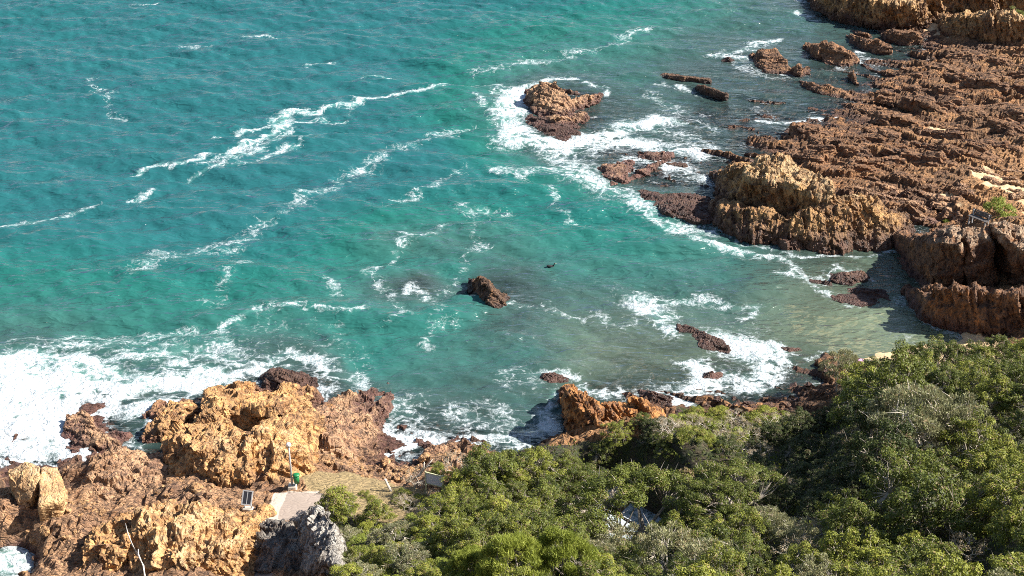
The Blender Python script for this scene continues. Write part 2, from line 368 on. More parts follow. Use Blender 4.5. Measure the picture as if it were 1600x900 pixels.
M['bark'] = bark_mat('bark', (0.17, 0.14, 0.11), (0.40, 0.35, 0.29)); M['pale_bark'] = bark_mat('pale_bark', (0.42, 0.36, 0.29), (0.62, 0.56, 0.48))
M['drift'] = bark_mat('bleached_wood', (0.42, 0.37, 0.32), (0.60, 0.55, 0.49))
def plain(name, col, rough=0.6, metal=0.0, var=0.12):
    t = NT(name); P = t.pos(); n = t.noise(P, 6, 5, 0.7)
    c = t.mix(n, tuple(x * (1 - var) for x in col), tuple(min(1, x * (1 + var)) for x in col))
    p = t.princ(c, rough, t.bump(n, 0.01), 0.4); p.inputs['Metallic'].default_value = metal
    return t.finish(p)
M['galv'] = plain('galvanised_steel', (0.33, 0.33, 0.33), 0.5); M['white'] = plain('white_paint', (0.80, 0.80, 0.78), 0.5)
M['green'] = plain('green_plastic', (0.012, 0.15, 0.045), 0.4); M['black'] = plain('dark_panel', (0.03, 0.03, 0.035), 0.35)
M['conc'] = plain('pale_concrete', (0.50, 0.44, 0.36), 0.9); M['board'] = plain('grey_board', (0.58, 0.58, 0.62), 0.6)
M['post'] = plain('pale_timber', (0.56, 0.54, 0.33), 0.8, var=0.25); M['timber'] = plain('weathered_timber', (0.10, 0.09, 0.085), 0.8, var=0.3)
M['cloth'] = plain('pink_cloth', (0.66, 0.34, 0.50), 0.9); M['cloth2'] = plain('white_cloth', (0.76, 0.74, 0.74), 0.9); M['bird'] = plain('dark_feathers', (0.02, 0.02, 0.022), 0.6)

# ------------------------------------------------------------------ terrain: control points (photo x, photo y, height)
CP = """-300 0 -6;-300 300 -6;-200 500 -5;0 100 -6;0 300 -6;0 450 -5.5;200 200 -6;200 400 -6;300 500 -5;400 100 -6;400 300 -6;500 450 -5;600 0 -6;600 200 -6;600 380 -5.5
550 560 -4;700 300 -5.5;800 60 -5.5;800 350 -5;900 380 -4.8;700 560 -4;650 600 -3.5;1000 400 -4.5;1000 40 -5;1150 430 -3;1250 450 -1.8;1300 440 -1.2;1350 500 -.7;1420 510 -.4;1480 520 -.15
1520 532 .15;1540 538 .4;1390 400 -1.2;1440 385 -.4;1480 368 .2;1200 520 -2;1250 500 -1.6;1150 470 -2.8;1100 560 -1.4;1000 555 -1.5;950 500 -2.4;900 560 -2.2;860 480 -2.6;850 540 -2.2;795 530 -1.7;760 500 -2.4
775 470 -.9;740 425 -3;700 480 -3.6;655 450 -1.0;690 440 -3.2;665 430 -3.2;640 470 -3.2;620 425 -3.2;800 600 -2.8;750 640 -2.4;820 680 -1.6;800 712 -.5;860 650 -1.6;960 570 -1.4;1040 570 -1.3
0 560 -3;100 560 -3;200 600 -3;50 650 -1.2;250 620 -1.8;350 588 -3;450 570 -2.8;550 620 -3.2;600 660 -1.4;520 600 -1.5;640 690 -.2;0 712 -.3;100 715 -.3;150 640 -.3;190 690 -.3;230 690 -1;240 712 -.6;210 740 -.2
50 740 .6;0 770 1.0;-100 760 .8;0 840 .8;10 872 -.4;-60 870 -1;60 900 .9;60 850 1;100 760 1.0;170 725 1.3;200 780 1.8;110 850 1.8;200 850 2.6;300 800 2.9;380 775 3;300 900 3.4;380 870 2.7;405 890 2.7;460 765 3.0;420 800 3;500 745 2.6
560 765 2.3;620 790 2.6;660 770 2.6;700 780 3;560 725 1.1;600 742 1.1;650 722 .6;700 705 .3;740 708 .9;520 690 1.2;480 640 .6;560 660 .2;590 690 .1;350 700 2;300 650 .8;380 620 .2;262 735 1.0
600 850 5.5;600 900 8;700 830 5;700 900 9;760 760 3.6;800 740 2.8;800 810 5;850 900 9;900 725 2.4;960 715 2;1050 720 4;1100 770 6;1120 830 7;1200 790 8;1100 690 2;1050 655 .8;1130 640 .7;1200 650 1.2;1250 640 1.2;1250 610 .3;1200 600 -.2;1290 590 .4
1300 640 2.2;1250 700 2.0;1190 710 2.2;1140 705 2.4;1270 740 3.2;1330 735 6.0;1350 670 5.5;1385 640 8.5;1450 625 9;1550 625 9;1400 700 9.5;1500 710 11;1600 710 12;1400 800 11;1500 800 13;1600 800 15;1300 850 11;1200 880 11;1400 900 14;1600 900 18
985 815 -1.0;960 800 -1.0;1020 830 -1.0;950 780 -.6;1000 900 9;940 870 4.5;1050 870 5;500 830 3;520 870 5;540 840 4
1800 600 14;1900 800 22;1800 450 6;1750 350 5;1700 250 2;1800 100 2;2000 300 7;-200 900 3;-300 800 1.5
1180 230 .05;1150 200 -.5;1250 230 .5;1350 230 .9;1450 250 1.2;1550 250 1.6;1600 200 1.6;1500 180 1.1;1400 180 .6;1335 180 .12;1300 170 -.35;1250 180 -.5;1200 190 -.5;1300 200 .25;1350 140 .15;1280 140 -.35;1250 150 -.55;1400 110 .25
1500 120 .9;1600 120 1.3;1440 90 .25;1380 80 -.3;1420 66 -.4;1340 70 -.9;1250 60 -2.4;1300 50 -1.6;1220 100 -1;1150 90 -1.6;1100 110 -1.8;1060 140 -1.3;1150 150 -.9;1100 180 -.9;1050 180 -1.6;1000 160 -2.8;1050 220 -1.1;1100 220 -.6;1000 230 -1.2;950 220 -1.2
950 250 -.5;1000 270 -.4;1050 300 -.5;1100 330 -.4;1120 280 -.7;1140 260 -.3;1060 340 -2.2;900 280 -1.9;860 200 -.3;880 150 -.6;800 170 -2.8;820 220 -2.2;880 110 -3.8;960 150 -2.8;960 120 -3.4;1150 350 -1.2;1200 392 -1.4;1300 402 -1;1420 390 -.5
1460 330 .9;1400 330 .9;1520 320 1.7;1580 300 1.9;1600 340 2.5;1560 270 1.7;1580 345 3.5;1290 20 -.3;1400 30 .6;1500 50 1;1600 80 1.4;1600 0 2;1400 -60 0;1300 -60 -3;1700 -50 3;1470 55 .6;740 690 -.4;700 670 -.9"""
pts = []
for e in CP.replace('\n', ';').split(';'):
    a, b, c = map(float, e.split()); w = at(a, b, c); pts.append((w.x, w.y, c))
pts += [(0, 45, 17), (-15, 55, 8), (15, 46, 18), (32, 50, 18), (0, 10, 47), (0, 0, 55), (40, 20, 42), (-40, 20, 38), (-30, 45, 12), (-45, 60, 4), (60, 50, 26), (70, 80, 24), (0, 30, 30), (30, 35, 30), (-20, 35, 22),
        (-120, 60, -4), (-90, 80, -5), (-100, 20, 10), (100, 20, 46), (0, -60, 60), (-90, -40, 40), (110, 60, 34), (110, 130, 12), (120, 200, 6), (110, 270, 3), (40, 270, -5), (-100, 270, -7), (-130, 180, -7)]
CPX = np.array(pts)
def _k(d2): return -np.sqrt(d2 + 2.0)
_D = (CPX[:, None, 0] - CPX[None, :, 0]) ** 2 + (CPX[:, None, 1] - CPX[None, :, 1]) ** 2
_A = np.zeros((len(CPX) + 1,) * 2); _A[:-1, :-1] = _k(_D) - 0.05 * np.eye(len(CPX)); _A[-1, :-1] = 1; _A[:-1, -1] = 1
_wt = np.linalg.solve(_A, np.concatenate([CPX[:, 2], [0]]))
def base_h(x, y):
    out = np.empty(x.shape)
    for s in range(0, len(x), 100000):
        xs, ys = x[s:s + 100000, None], y[s:s + 100000, None]
        out[s:s + 100000] = _k((xs - CPX[None, :, 0]) ** 2 + (ys - CPX[None, :, 1]) ** 2) @ _wt[:-1] + _wt[-1]
    return out
SAND = [[(1518, 268), (1552, 266), (1572, 282), (1606, 292), (1660, 300), (1660, 330), (1604, 322), (1576, 304), (1540, 296)], [(1585, 322), (1640, 330), (1640, 345), (1600, 340)], [(1465, 300), (1490, 296), (1500, 312), (1470, 318)],
        [(1300, 455), (1380, 470), (1440, 498), (1560, 528), (1590, 560), (1450, 580), (1330, 560), (1240, 520), (1220, 480)], [(1380, 395), (1420, 378), (1490, 362), (1480, 385), (1400, 420)],
        [(1455, 40), (1480, 38), (1478, 58), (1455, 56)], [(1455, 200), (1490, 198), (1485, 210), (1462, 214)]]
SOIL = [[(500, 800), (600, 800), (690, 775), (730, 715), (800, 705), (900, 690), (1040, 680), (1060, 640), (1190, 650), (1290, 650), (1320, 600), (1480, 560), (1900, 560), (2200, 1400), (480, 1400), (520, 880)]]
DRY = [[(465, 735), (545, 735), (640, 762), (700, 778), (720, 800), (640, 825), (560, 810), (505, 785), (480, 765)]]
PATH = [[(398, 832), (415, 800), (428, 768), (500, 768), (480, 790), (440, 815)]]
PATH_DARK = [[(449, 769), (505, 772), (520, 790), (478, 812), (432, 812)], [(372, 852), (392, 838), (430, 905), (405, 915)]]  # path areas given a darker colour
LEFT = [[(-400, 500), (690, 560), (730, 720), (560, 1000), (-400, 1000)]]
def pmask(px, py, polys, soft):
    m = np.zeros(px.shape)
    for p in polys: m = np.maximum(m, smooth(soft, -soft, poly_sd(px, py, p)))
    return m
def terrain(x, y):
    h = base_h(x, y); px, py = proj(x, y, h)
    w = fbm(xy0(x, y, 0.35, 3.3), 3) * 9
    px2, py2 = px + w, py + w * 0.6
    A = {'sand': pmask(px + w * 2.6 * smooth(-.1, .5, h), py + w * 1.5 * smooth(-.1, .5, h), SAND, 9), 'soil': pmask(px2, py2, SOIL, 12), 'dry': pmask(px, py, DRY, 6), 'path': pmask(px, py, PATH, 2.5), 'slab': pmask(px, py, PATH_DARK, 2.0), 'left': pmask(px2, py2, LEFT, 12)}  # 'slab' masks the darker path areas
    near = smooth(-4.5, -1.0, h)
    rk = near * (1 - np.clip(A['sand'] * (0.92 - .3 * smooth(.3, 1.2, h)) + A['path'] + A['slab'] + A['dry'] * 0.9 + A['soil'] * 0.75, 0, 1))
    ca, sa = math.cos(-STRATA), math.sin(-STRATA)
    wx = x + fbm(xy0(x, y, 0.2, 8.1), 2) * 0.8; wy = y + fbm(xy0(x, y, 0.2, 1.7), 2) * 0.8
    u = (wx * ca - wy * sa); v = (wx * sa + wy * ca)
    st = 1 - A['left']
    uu = u * (0.26 * st + 0.55 * (1 - st)); vv = v * (0.85 * st + 0.62 * (1 - st))
    f1, f2, c1, t1 = cell(np.stack([uu, vv, 0 * uu + 2], 1), 2); g1, g2, c2, t2 = cell(np.stack([uu * 2.4, vv * 2.2, 0 * uu + 5], 1), 2); h1_, h2_, c3, t3 = cell(np.stack([uu * 5.5, vv * 4.5, 0 * uu + 9], 1), 2)
    amp = 0.76 * st + 0.70 * (1 - st)
    B1, T1, _z = brick(np.stack([uu * .8, 0 * uu + .5, vv * 1.0], 1), 4); B2, T2, _z = brick(np.stack([uu * 2.2, 0 * uu + .5, vv * 2.6], 1), 5)
    d = (c1 - 0.45) * 0.35 + t1 * 0.5 + (B1 - .5) * .75 + T1 * .6 + (B2 - .5) * .34 + T2 * .4 + (c2 - 0.5) * 0.16 + t2 * 0.3 + (c3 - .5) * .14 + t3 * .25 - 0.12 * smooth(0.10, 0.0, f2 - f1)
    saw = lambda L, k: 1 - np.mod(v / L + fbm(xy0(x, y, 0.07, k), 2) * 1.3, 1.0)
    bed = smooth(-.25, .35, fbm(np.stack([u * 0.07, v * 0.2, 0 * u + 4], 1), 3))
    d += st * ((saw(3.1, 1.0) - .5) * 1.0 * bed + (saw(1.35, 3.0) - .5) * .26 * (1 - .5 * bed))
    d += fbm(xy0(x, y, 0.13, 9.9), 3) * 0.75 + fbm(np.stack([uu * 3, vv * 3, 0 * uu], 1), 3, 0.5) * 0.14
    h = h + rk * amp * d + fbm(xy0(x, y, 0.5, 4.4), 3) * (0.10 - .06 * A['sand']) * (1 - np.clip(A['path'] + A['slab'], 0, 1))
    return h, A
print('setup', time.time() - T0)

gx = np.arange(-62, 92, 0.22); gy = np.concatenate([np.arange(-60, 52, 2.0), np.arange(52, 226, 0.27)])
gx = np.concatenate([np.arange(-170, -62, 3.0), gx, np.arange(92, 170, 3.0)])
X, Y = np.meshgrid(gx, gy); nx, ny = len(gx), len(gy); xf, yf = X.ravel(), Y.ravel()
bh = base_h(xf, yf)
need = bh > -5.2
H = bh.copy(); AT = {k: np.zeros(len(xf)) for k in ('sand', 'soil', 'dry', 'path', 'slab', 'left')}
H[need], At = terrain(xf[need], yf[need])
for k in AT: AT[k][need] = At[k]
print('terrain', time.time() - T0)
def quads(nx, ny):
    i = np.arange(nx * ny).reshape(ny, nx)
    return np.stack([i[:-1, :-1], i[:-1, 1:], i[1:, 1:], i[1:, :-1]], -1).reshape(-1, 4)
Q = quads(nx, ny)
hq = H[Q].mean(1); pq = {k: AT[k][Q].mean(1) for k in AT}
cls = np.where(hq < -0.35, 0, 1)                       # 0 sea floor, 1 rock, 2 sand, 3 hillside, 4 path
cls = np.where((pq['sand'] > 0.5) & (hq >= -0.35), 2, cls)
cls = np.where((np.maximum(pq['soil'], pq['dry']) > 0.5) & (hq >= -0.35), 3, cls)
cls = np.where(np.maximum(pq['path'], pq['slab']) > 0.5, 4, cls)
cls[hq < -4.9] = -1
P3 = np.stack([xf, yf, H], 1)
for ci, nm in enumerate(('seabed', 'rocky_shore', 'beach_sand', 'hillside', 'concrete_path')):
    f = Q[cls == ci]; ids, inv = np.unique(f, return_inverse=True)
    me = np_mesh(nm, P3[ids], inv.reshape(-1, 4), flat=(nm == 'rocky_shore'))
    for k in AT: attr(me, k, AT[k][ids])
    tag(link(nm, me, M['ground']), kind='structure')
# deep sea floor far out
bm = bmesh.new()
for v in ((-6000, -600, -6.2), (6000, -600, -6.2), (6000, 9000, -6.2), (-6000, 9000, -6.2)): bm.verts.new(v)
bm.faces.new(bm.verts); o = bm_obj('deep_seabed', bm, M['ground']); tag(o, kind='structure')
def ground_z(x, y): return float(terrain(np.array([x], float), np.array([y], float))[0][0])

# ------------------------------------------------------------------ the sea, with its foam
FOAM = """1.0 .7:0 360,45 355,75 347,100 332,130 322,165 316
.9 .6:195 313,215 305,245 297
1.1 1.0:218 270,235 262,270 262,300 252,320 245
1.2 .95:320 245,370 231,420 213,445 195,452 180,500 172,560 162,600 151,650 143,700 135,740 131,775 133
1.6 1.0:436 196,452 182,462 174
1.4 .62:330 216,380 206,430 195
1.4 .6:280 278,340 262,400 232,440 216,480 209
1.4 .85:700 136,740 130,770 132
1.2 .7:300 263,340 250,380 233,420 222,450 204
1.1 .6:455 190,490 186,530 178
1.2 .55:330 264,390 250,470 222,520 206
1.2 .75:740 150,760 165,785 180,800 195
1.9 .40:215 420,260 400,310 390,360 382,390 360,430 330,480 310,530 285,580 255,610 238,640 230,700 205,740 200
1.6 .36:325 470,350 445,380 415
1.2 .72:620 390,640 375,655 372,670 362,690 350
1.3 .5:580 420,610 408,640 385
1.2 .45:585 415,595 450,615 480,625 505,600 510
1.4 .36:735 340,745 380,730 410,700 440,690 480,680 530
1.6 .5:720 322,760 328,790 332
1.5 .40:600 320,660 300,700 275,720 262
1.3 .45:850 295,870 320,890 335,910 345
1.0 .62:508 430,520 445,530 455
1.3 .50:0 532,60 526,130 522,180 518,240 512
1.2 .68:300 520,340 500,390 488,440 482,480 480
1.2 .58:490 488,520 495,565 492
1.6 .45:150 537,200 532,270 522,330 512
1.3 .6:40 548,110 540,180 526
1.4 .40:820 480,860 468,880 490,900 502
1.6 .45:930 498,970 500,1010 490
1.7 .95:992 460,1015 472,1030 490,1052 517
1.4 .6:1048 476,1090 468,1140 472,1180 470,1172 490
1.3 .85:1020 330,1050 355,1090 375,1130 388,1180 400,1220 405,1238 420
1.2 .7:1215 425,1260 428,1285 440
.8 .6:1112 345,1150 376,1220 393,1300 400,1380 391,1440 374
1.1 .95:1190 192,1220 192,1260 190,1300 183,1335 163
1.6 .65:1118 84,1150 80,1180 70,1215 62
1.5 .95:1128 88,1160 90
1.8 .45:1150 100,1200 118,1240 120
1.0 .9:1225 -8,1262 2,1285 6
1.0 .9:1235 18,1255 26,1275 27
1.2 .6:1330 82,1345 92,1365 96
1.9 .42:750 112,800 102,850 96,900 80,950 72,1000 48
1.0 .62:940 74,975 68,1000 48
1.0 .85:557 122,585 121,610 124
.9 .8:484 101,505 97,526 96
.9 .62:385 62,410 58,425 66
.9 .6:210 8,235 8,245 2
.9 .4:285 74,330 72
1.2 .4:150 120,160 145,185 170,195 180
2.6 1.15:808 145,792 185,805 215,850 226
2.6 1.2:840 222,890 228,930 215,980 200,1035 190
1.1 .85:806 150,830 130,880 124,925 135,945 150
3.2 .85:850 232,890 255,920 280,960 300
2.6 1.0:930 232,980 222,1040 232,1095 243
2.0 .9:950 262,1000 250,1050 262
1.6 .6:780 262,830 276,880 270
1.8 .8:935 292,985 312,1030 338,1075 355,1110 362
2.2 .55:1060 260,1100 280,1130 300
1.8 .5:1040 200,1090 225,1130 240
2.0 .42:1020 150,1060 175,1100 205
1.0 .55:1030 128,1070 140,1100 150
2.4 1.3:1128 535,1165 550,1205 553
1.8 1.05:1205 545,1225 565,1195 590,1150 585
1.9 1.1:1085 575,1110 605,1060 622,1030 625
1.7 .95:1110 600,1160 603,1200 595
1.6 .8:1000 630,1040 640,1080 625
1.2 .5:1225 545,1250 552,1262 560
1.4 .8:846 585,880 592,930 602,975 612
1.3 .95:868 615,856 640,866 672,892 700
1.5 .42:800 600,820 578,832 602
2.6 .6:700 655,760 670,800 690,850 690
2.6 .55:760 640,810 650,850 690
2.4 .6:820 705,860 700,880 690
6.5 1.55:-60 610,20 610,70 630,60 680,-40 690
2.6 1.1:-20 572,60 562,120 572,180 596
2.4 1.15:120 600,180 615,230 605,290 598,330 590
2.0 1.2:200 640,230 655,260 640
2.4 .72:270 570,320 548,365 555,385 578
2.2 .7:170 562,230 558,280 550
2.0 .6:90 545,60 550,0 556
2.0 .9:350 590,395 580,420 585
1.7 .8:412 565,432 550,470 555,520 572
1.8 .78:520 572,560 590,590 625,625 655,660 675
2.0 .75:450 575,510 600,555 640,600 680
1.6 1.1:595 672,640 688,690 690,740 694
1.6 .75:730 690,790 690,810 708
1.2 1.35:588 716,610 706,640 700
1.2 .62:196 690,222 700,240 716
2.2 1.4:100 722,140 705,120 690
1.0 .8:204 735,222 742
2.6 1.2:-30 872,10 868,22 880
1.2 .75:1478 514,1512 526,1545 536
1.3 .62:1400 482,1418 462,1440 472
1.3 .55:1262 446,1300 462,1340 478
1.1 .6:1418 488,1460 506,1500 530
1.5 .5:1280 432,1320 424,1370 436
4.0 1.35:940 775,985 815,1025 835
5.0 .16:600 260,660 280,720 300
6.0 .14:640 400,700 420,740 520,700 540
6.0 .22:980 460,1080 480,1180 490,1160 540
5.0 .22:400 500,500 520,560 550
6.0 .24:130 560,300 540,430 545
7.0 .14:820 40,900 80,780 110
6.0 .22:1060 180,1110 230,1060 280
5.0 .36:620 640,700 680,800 660,860 700
5 .2:830 590,900 570,1000 600
1.2 .8:630 452,645 442,660 452,672 462
.9 .8:770 486,792 482,800 470"""
sx_ = np.concatenate([-95 - np.geomspace(0.5, 5000, 40)[::-1], np.arange(-95, 95, 0.4), 95 + np.geomspace(0.5, 5000, 40)])
sy_ = np.concatenate([np.arange(40, 66, 1.0), np.arange(66, 228, 0.4), 228 + np.geomspace(0.5, 7000, 50)])
SXg, SYg = np.meshgrid(sx_, sy_); sx, sy = SXg.ravel(), SYg.ravel()
sdep = np.full(len(sx), 6.0); inb = (np.abs(sx) < 110) & (sy < 240)
sdep[inb] = -base_h(sx[inb], sy[inb])
nearm = inb & (sdep < 4.6) & (sdep > -3)
hn, An = terrain(sx[nearm], sy[nearm]); sdep[nearm] = -hn
silt = np.zeros(len(sx)); spx, spy = proj(sx, sy, np.zeros(len(sx)))
silt = smooth(140, -70, poly_sd(spx, spy, [(1330, 450), (1400, 430), (1560, 520), (1580, 570), (1330, 560), (1230, 520)])) * 0.72
silt = np.maximum(silt, 0.42 * smooth(90, -60, poly_sd(spx, spy, [(900, 520), (1100, 520), (1250, 560), (1100, 610), (900, 590)])))
foam = np.zeros(len(sx)); wob = fbm(xy0(sx, sy, 0.22, 2.0), 3)
fx = sx + wob * 1.6; fy = sy + fbm(xy0(sx, sy, 0.22, 7.0), 3) * 1.6
for ln in FOAM.split('\n'):
    hd, body = ln.split(':'); wd, st = map(float, hd.split()); wd, st = (wd * .58, st * .86) if wd < 1.5 else (wd * .85, st * (.82 if at(*map(float, body.split(',')[0].split())).x > -20 else .92))
    if st < .58 and wd < 2: st *= 1.22
    P = [at(*map(float, q.split()), 0) for q in body.split(',')]
    d2 = np.full(len(sx), 1e9)
    sel = (sx > min(p.x for p in P) - 4 * wd) & (sx < max(p.x for p in P) + 4 * wd) & (sy > min(p.y for p in P) - 4 * wd) & (sy < max(p.y for p in P) + 4 * wd)
    a, b = fx[sel], fy[sel]; dd = np.full(a.shape, 1e9)
    for p, q in zip(P, P[1:]):
        e = q - p; t = np.clip(((a - p.x) * e.x + (b - p.y) * e.y) / (e.x ** 2 + e.y ** 2 + 1e-9), 0, 1)
        dd = np.minimum(dd, (a - p.x - e.x * t) ** 2 + (b - p.y - e.y * t) ** 2)
    g = st * np.exp(-dd / (wd * wd) * 1.15)
    foam[sel] = np.maximum(foam[sel], g)
# wash fringe where the bottom comes up
foam = np.maximum(foam, 0.26 * smooth(0.7, 0.1, sdep) * (0.5 + smooth(-.3, .4, wob)))
# swell and chop as real relief
sz = np.zeros(len(sx))
for k in range(14):
    lam = [17, 13, 10, 8.2, 6.6, 5.4, 4.5, 3.8, 3.1, 2.7, 2.3, 2.0, 1.8, 1.6][k]; th = R(90 + RNG.normal(0, 26) - 18)
    ph = RNG.random() * 6.28; kk = 2 * math.pi / lam
    arg = (sx * math.cos(th) + sy * math.sin(th)) * kk + ph + fbm(xy0(sx, sy, 0.5 / lam, k * 3.1), 2) * 2.6
    s_ = np.sin(arg); sz += lam * (0.0135 if lam > 7 else 0.019) * (s_ + 0.35 * np.cos(2 * arg))
calm = smooth(0.0, 4.0, sdep) * 0.85 + 0.10
sz = sz * calm * smooth(420, 230, np.hypot(sx, sy)) + np.clip(foam - 0.5, 0, 1) * (0.10 + 0.5 * np.maximum(0, fbm(xy0(sx, sy, 0.6, 5.5), 4)))
SQ = quads(len(sx_), len(sy_))
keep = (sdep[SQ].min(1) < 99) & (sdep[SQ].max(1) > -1.2)
f = SQ[keep]; ids, inv = np.unique(f, return_inverse=True)
me = np_mesh('sea', np.stack([sx, sy, sz], 1)[ids], inv.reshape(-1, 4))
attr(me, 'depth', np.clip(sdep, 0.0, 8)[ids]); attr(me, 'foam', foam[ids]); attr(me, 'silt', silt[ids])
tag(link('sea', me, M['water']), kind='structure')
print('sea', time.time() - T0, len(f))

# ------------------------------------------------------------------ rocks
def rockify(hulls, vox, amp=1.0, cellsz=(1.7, 1.3, 0.75), rot=(0.55, 0.5, -0.5), seed=0):
    """union of convex blocks, fused, then broken up along a joint system"""
    bm = bmesh.new()
    for hp in hulls:
        b2 = bmesh.new()
        for p in hp: b2.verts.new(p)
        bmesh.ops.convex_hull(b2, input=b2.verts)
        bmesh.ops.recalc_face_normals(b2, faces=b2.faces)
        tm = bpy.data.meshes.new('t'); b2.to_mesh(tm); b2.free(); bm.from_mesh(tm); bpy.data.meshes.remove(tm)
    me = bpy.data.meshes.new('t'); bm.to_mesh(me); bm.free()
    o = bpy.data.objects.new('t', me); C.objects.link(o)
    md = o.modifiers.new('r', 'REMESH'); md.mode = 'VOXEL'; md.voxel_size = vox
    dg = bpy.context.evaluated_depsgraph_get(); ev = o.evaluated_get(dg)
    em = bpy.data.meshes.new_from_object(ev); bpy.data.objects.remove(o); bpy.data.meshes.remove(me)
    n = len(em.vertices); co = np.empty(n * 3, np.float32); em.vertices.foreach_get('co', co); co = co.reshape(-1, 3)
    no = np.empty(n * 3, np.float32); em.vertices.foreach_get('normal', no); no = no.reshape(-1, 3)
    Rm = np.array(Matrix.Rotation(rot[2], 3, 'Z') @ Matrix.Rotation(rot[1], 3, 'Y') @ Matrix.Rotation(rot[0], 3, 'X'), np.float32)
    p = co + seed * 7.7
    w = np.stack([fbm(p * 0.35 + 31 * k, 3) for k in range(3)], 1)
    q = ((p + w * 0.35) @ Rm) / np.array(cellsz, np.float32)
    c3, h2, c4, t3 = cell(q * 2.6 + 5)
    b1, t1, z1 = brick(q * 0.55, 1 + seed % 7); b2, t2, z2 = brick(q * 1.5 + 3.3, 2 + seed % 5); b3, t4, z3 = brick(q * 3.6 + 1.3, 3 + seed % 3)
    d = (b1 - 0.5) * 0.85 + t1 * 0.8 + (b2 - 0.5) * 0.46 + t2 * 0.55 + (b3 - .5) * .20 + t4 * .26
    d += (c4 - 0.5) * 0.16 + t3 * 0.28 + fbm(p * 0.4, 2) * 0.45 + fbm(q * 2.0, 3, 0.5) * 0.12
    side = w[:, :3] * 0.25
    co2 = co + no * (amp * d)[:, None] * 0.62 + side * amp
    em.vertices.foreach_set('co', co2.astype(np.float32).ravel()); 
    em.polygons.foreach_set('use_smooth', np.zeros(len(em.polygons), bool)); em.update()
    return em, co2
def rock(name, blocks, mat, label, cat='rock', group=None, vox=0.14, amp=1.0, cellsz=(1.7, 1.3, 0.75), rot=(0.55, 0.5, -0.5), seed=0):
    """blocks: (base [(px,py[,z])], depth behind in m, top [(px,py,z)])"""
    hulls = []
    for base, D, top in blocks:
        hp = []
        for q in base:
            w = at(q[0], q[1], q[2] if len(q) > 2 else 0.0)
            hp += [w + Vector((0, 0, -1.4)), w, w + Vector((0, D, -1.4)), w + Vector((0, D, 0))]
        hp += [at(*q) for q in top]
        hulls.append(hp)
    me, co = rockify(hulls, vox, amp, cellsz, rot, seed)
    c = co.mean(0); loc = Vector((float(c[0]), float(c[1]), float(co[:, 2].min())))
    me.transform(Matrix.Translation(-loc)); me.name = name
    o = link(name, me, M[mat]); o.location = loc
    return tag(o, label, cat, group)

# far headland, top right
rock('sea_cliff', [([(1272, 16), (1310, 36), (1370, 45), (1440, 49), (1455, 42)], 14, [(1288, -4, 2.6), (1340, -8, 4.2), (1400, 6, 4.2), (1446, 10, 3.6)]),
                   ([(1430, 30), (1520, 34), (1640, 40)], 14, [(1450, -2, 3.4), (1520, -14, 4.2), (1620, -14, 5.0)])], 'stack',
     'long orange cliff with dark seaward face at the far headland, top right', 'cliff', vox=0.15, amp=1.35, cellsz=(1.9, 1.3, 0.62), rot=(0.15, 1.25, -0.35), seed=1)
rock('sea_cliff', [([(1466, 58), (1500, 73), (1560, 83), (1640, 84)], 9, [(1482, 36, 2.6), (1510, 22, 4.2), (1540, 18, 4.8), (1590, 28, 4.8), (1640, 30, 4.8)])], 'stack',
     'columnar rust brown cliff block beside the green bush at the top right corner', 'cliff', vox=0.14, amp=1.3, cellsz=(1.9, 1.3, 0.62), rot=(0.15, 1.25, -0.35), seed=2)
def reef(bl, label, mat='brown', **kw):
    kw.setdefault('amp', 0.7); kw.setdefault('vox', 0.14); kw.setdefault('cellsz', (2.0, 1.0, 0.5)); kw.setdefault('rot', (0.9, 0.1, STRATA))
    return rock('reef_rock', bl, mat, label, 'rock', **kw)
reef([([(1382, 62), (1408, 70), (1446, 67)], 4, [(1396, 48, 1.7), (1434, 51, 1.9)])], 'squat brown rock in the inlet just below the far headland cliff', seed=3)
reef([([(1330, 66), (1360, 83), (1396, 85)], 3, [(1344, 57, 1.2), (1378, 68, 1.3), (1392, 74, 1.2)])], 'long low brown reef pointing left in the narrow inlet below the far cliff', seed=4)
reef([([(1331, 52), (1345, 57), (1363, 58)], 1.5, [(1340, 49, .8), (1356, 53, .8)])], 'small dark rock standing in the inlet between far cliff and long low reef', seed=5)
reef([([(1264, 86), (1288, 102), (1328, 105), (1342, 98)], 4, [(1275, 71, 1.6), (1302, 68, 2.2), (1328, 84, 1.6)])], 'rounded greyish brown rock with lit ridged top off the platform, upper right', seed=6)
reef([([(1178, 101), (1196, 113), (1236, 116)], 4, [(1192, 82, 1.2), (1212, 75, 1.7), (1230, 94, 1.1)]), ([(1238, 117), (1250, 120), (1266, 114)], 1.6, [(1250, 102, 1.3)])], 'jagged brown reef with surf on its left, upper right', seed=7)
reef([([(1126, 95), (1138, 98), (1150, 95)], 1.5, [(1138, 88, .5)])], 'tiny brown rock awash in foam left of the jagged upper reef', 'weed', seed=8, amp=.5)
reef([([(1032, 122), (1068, 130), (1112, 132)], 2.0, [(1044, 118, .5), (1075, 119, .9), (1110, 124, .7)]), ([(1086, 139), (1110, 150), (1138, 153)], 1.0, [(1095, 134, .9), (1134, 147, .9)])], 'thin dark slab shaped like a fin lying in open water, upper centre right', 'dark', seed=9, amp=.5)
reef([([(1250, 134), (1290, 150), (1332, 156)], 2.0, [(1262, 126, .8), (1310, 138, .9)]), ([(1326, 124), (1340, 132)], 1.5, [(1334, 108, 1.4)])], 'long slab edging the tidal pool on the upper platform', seed=10)
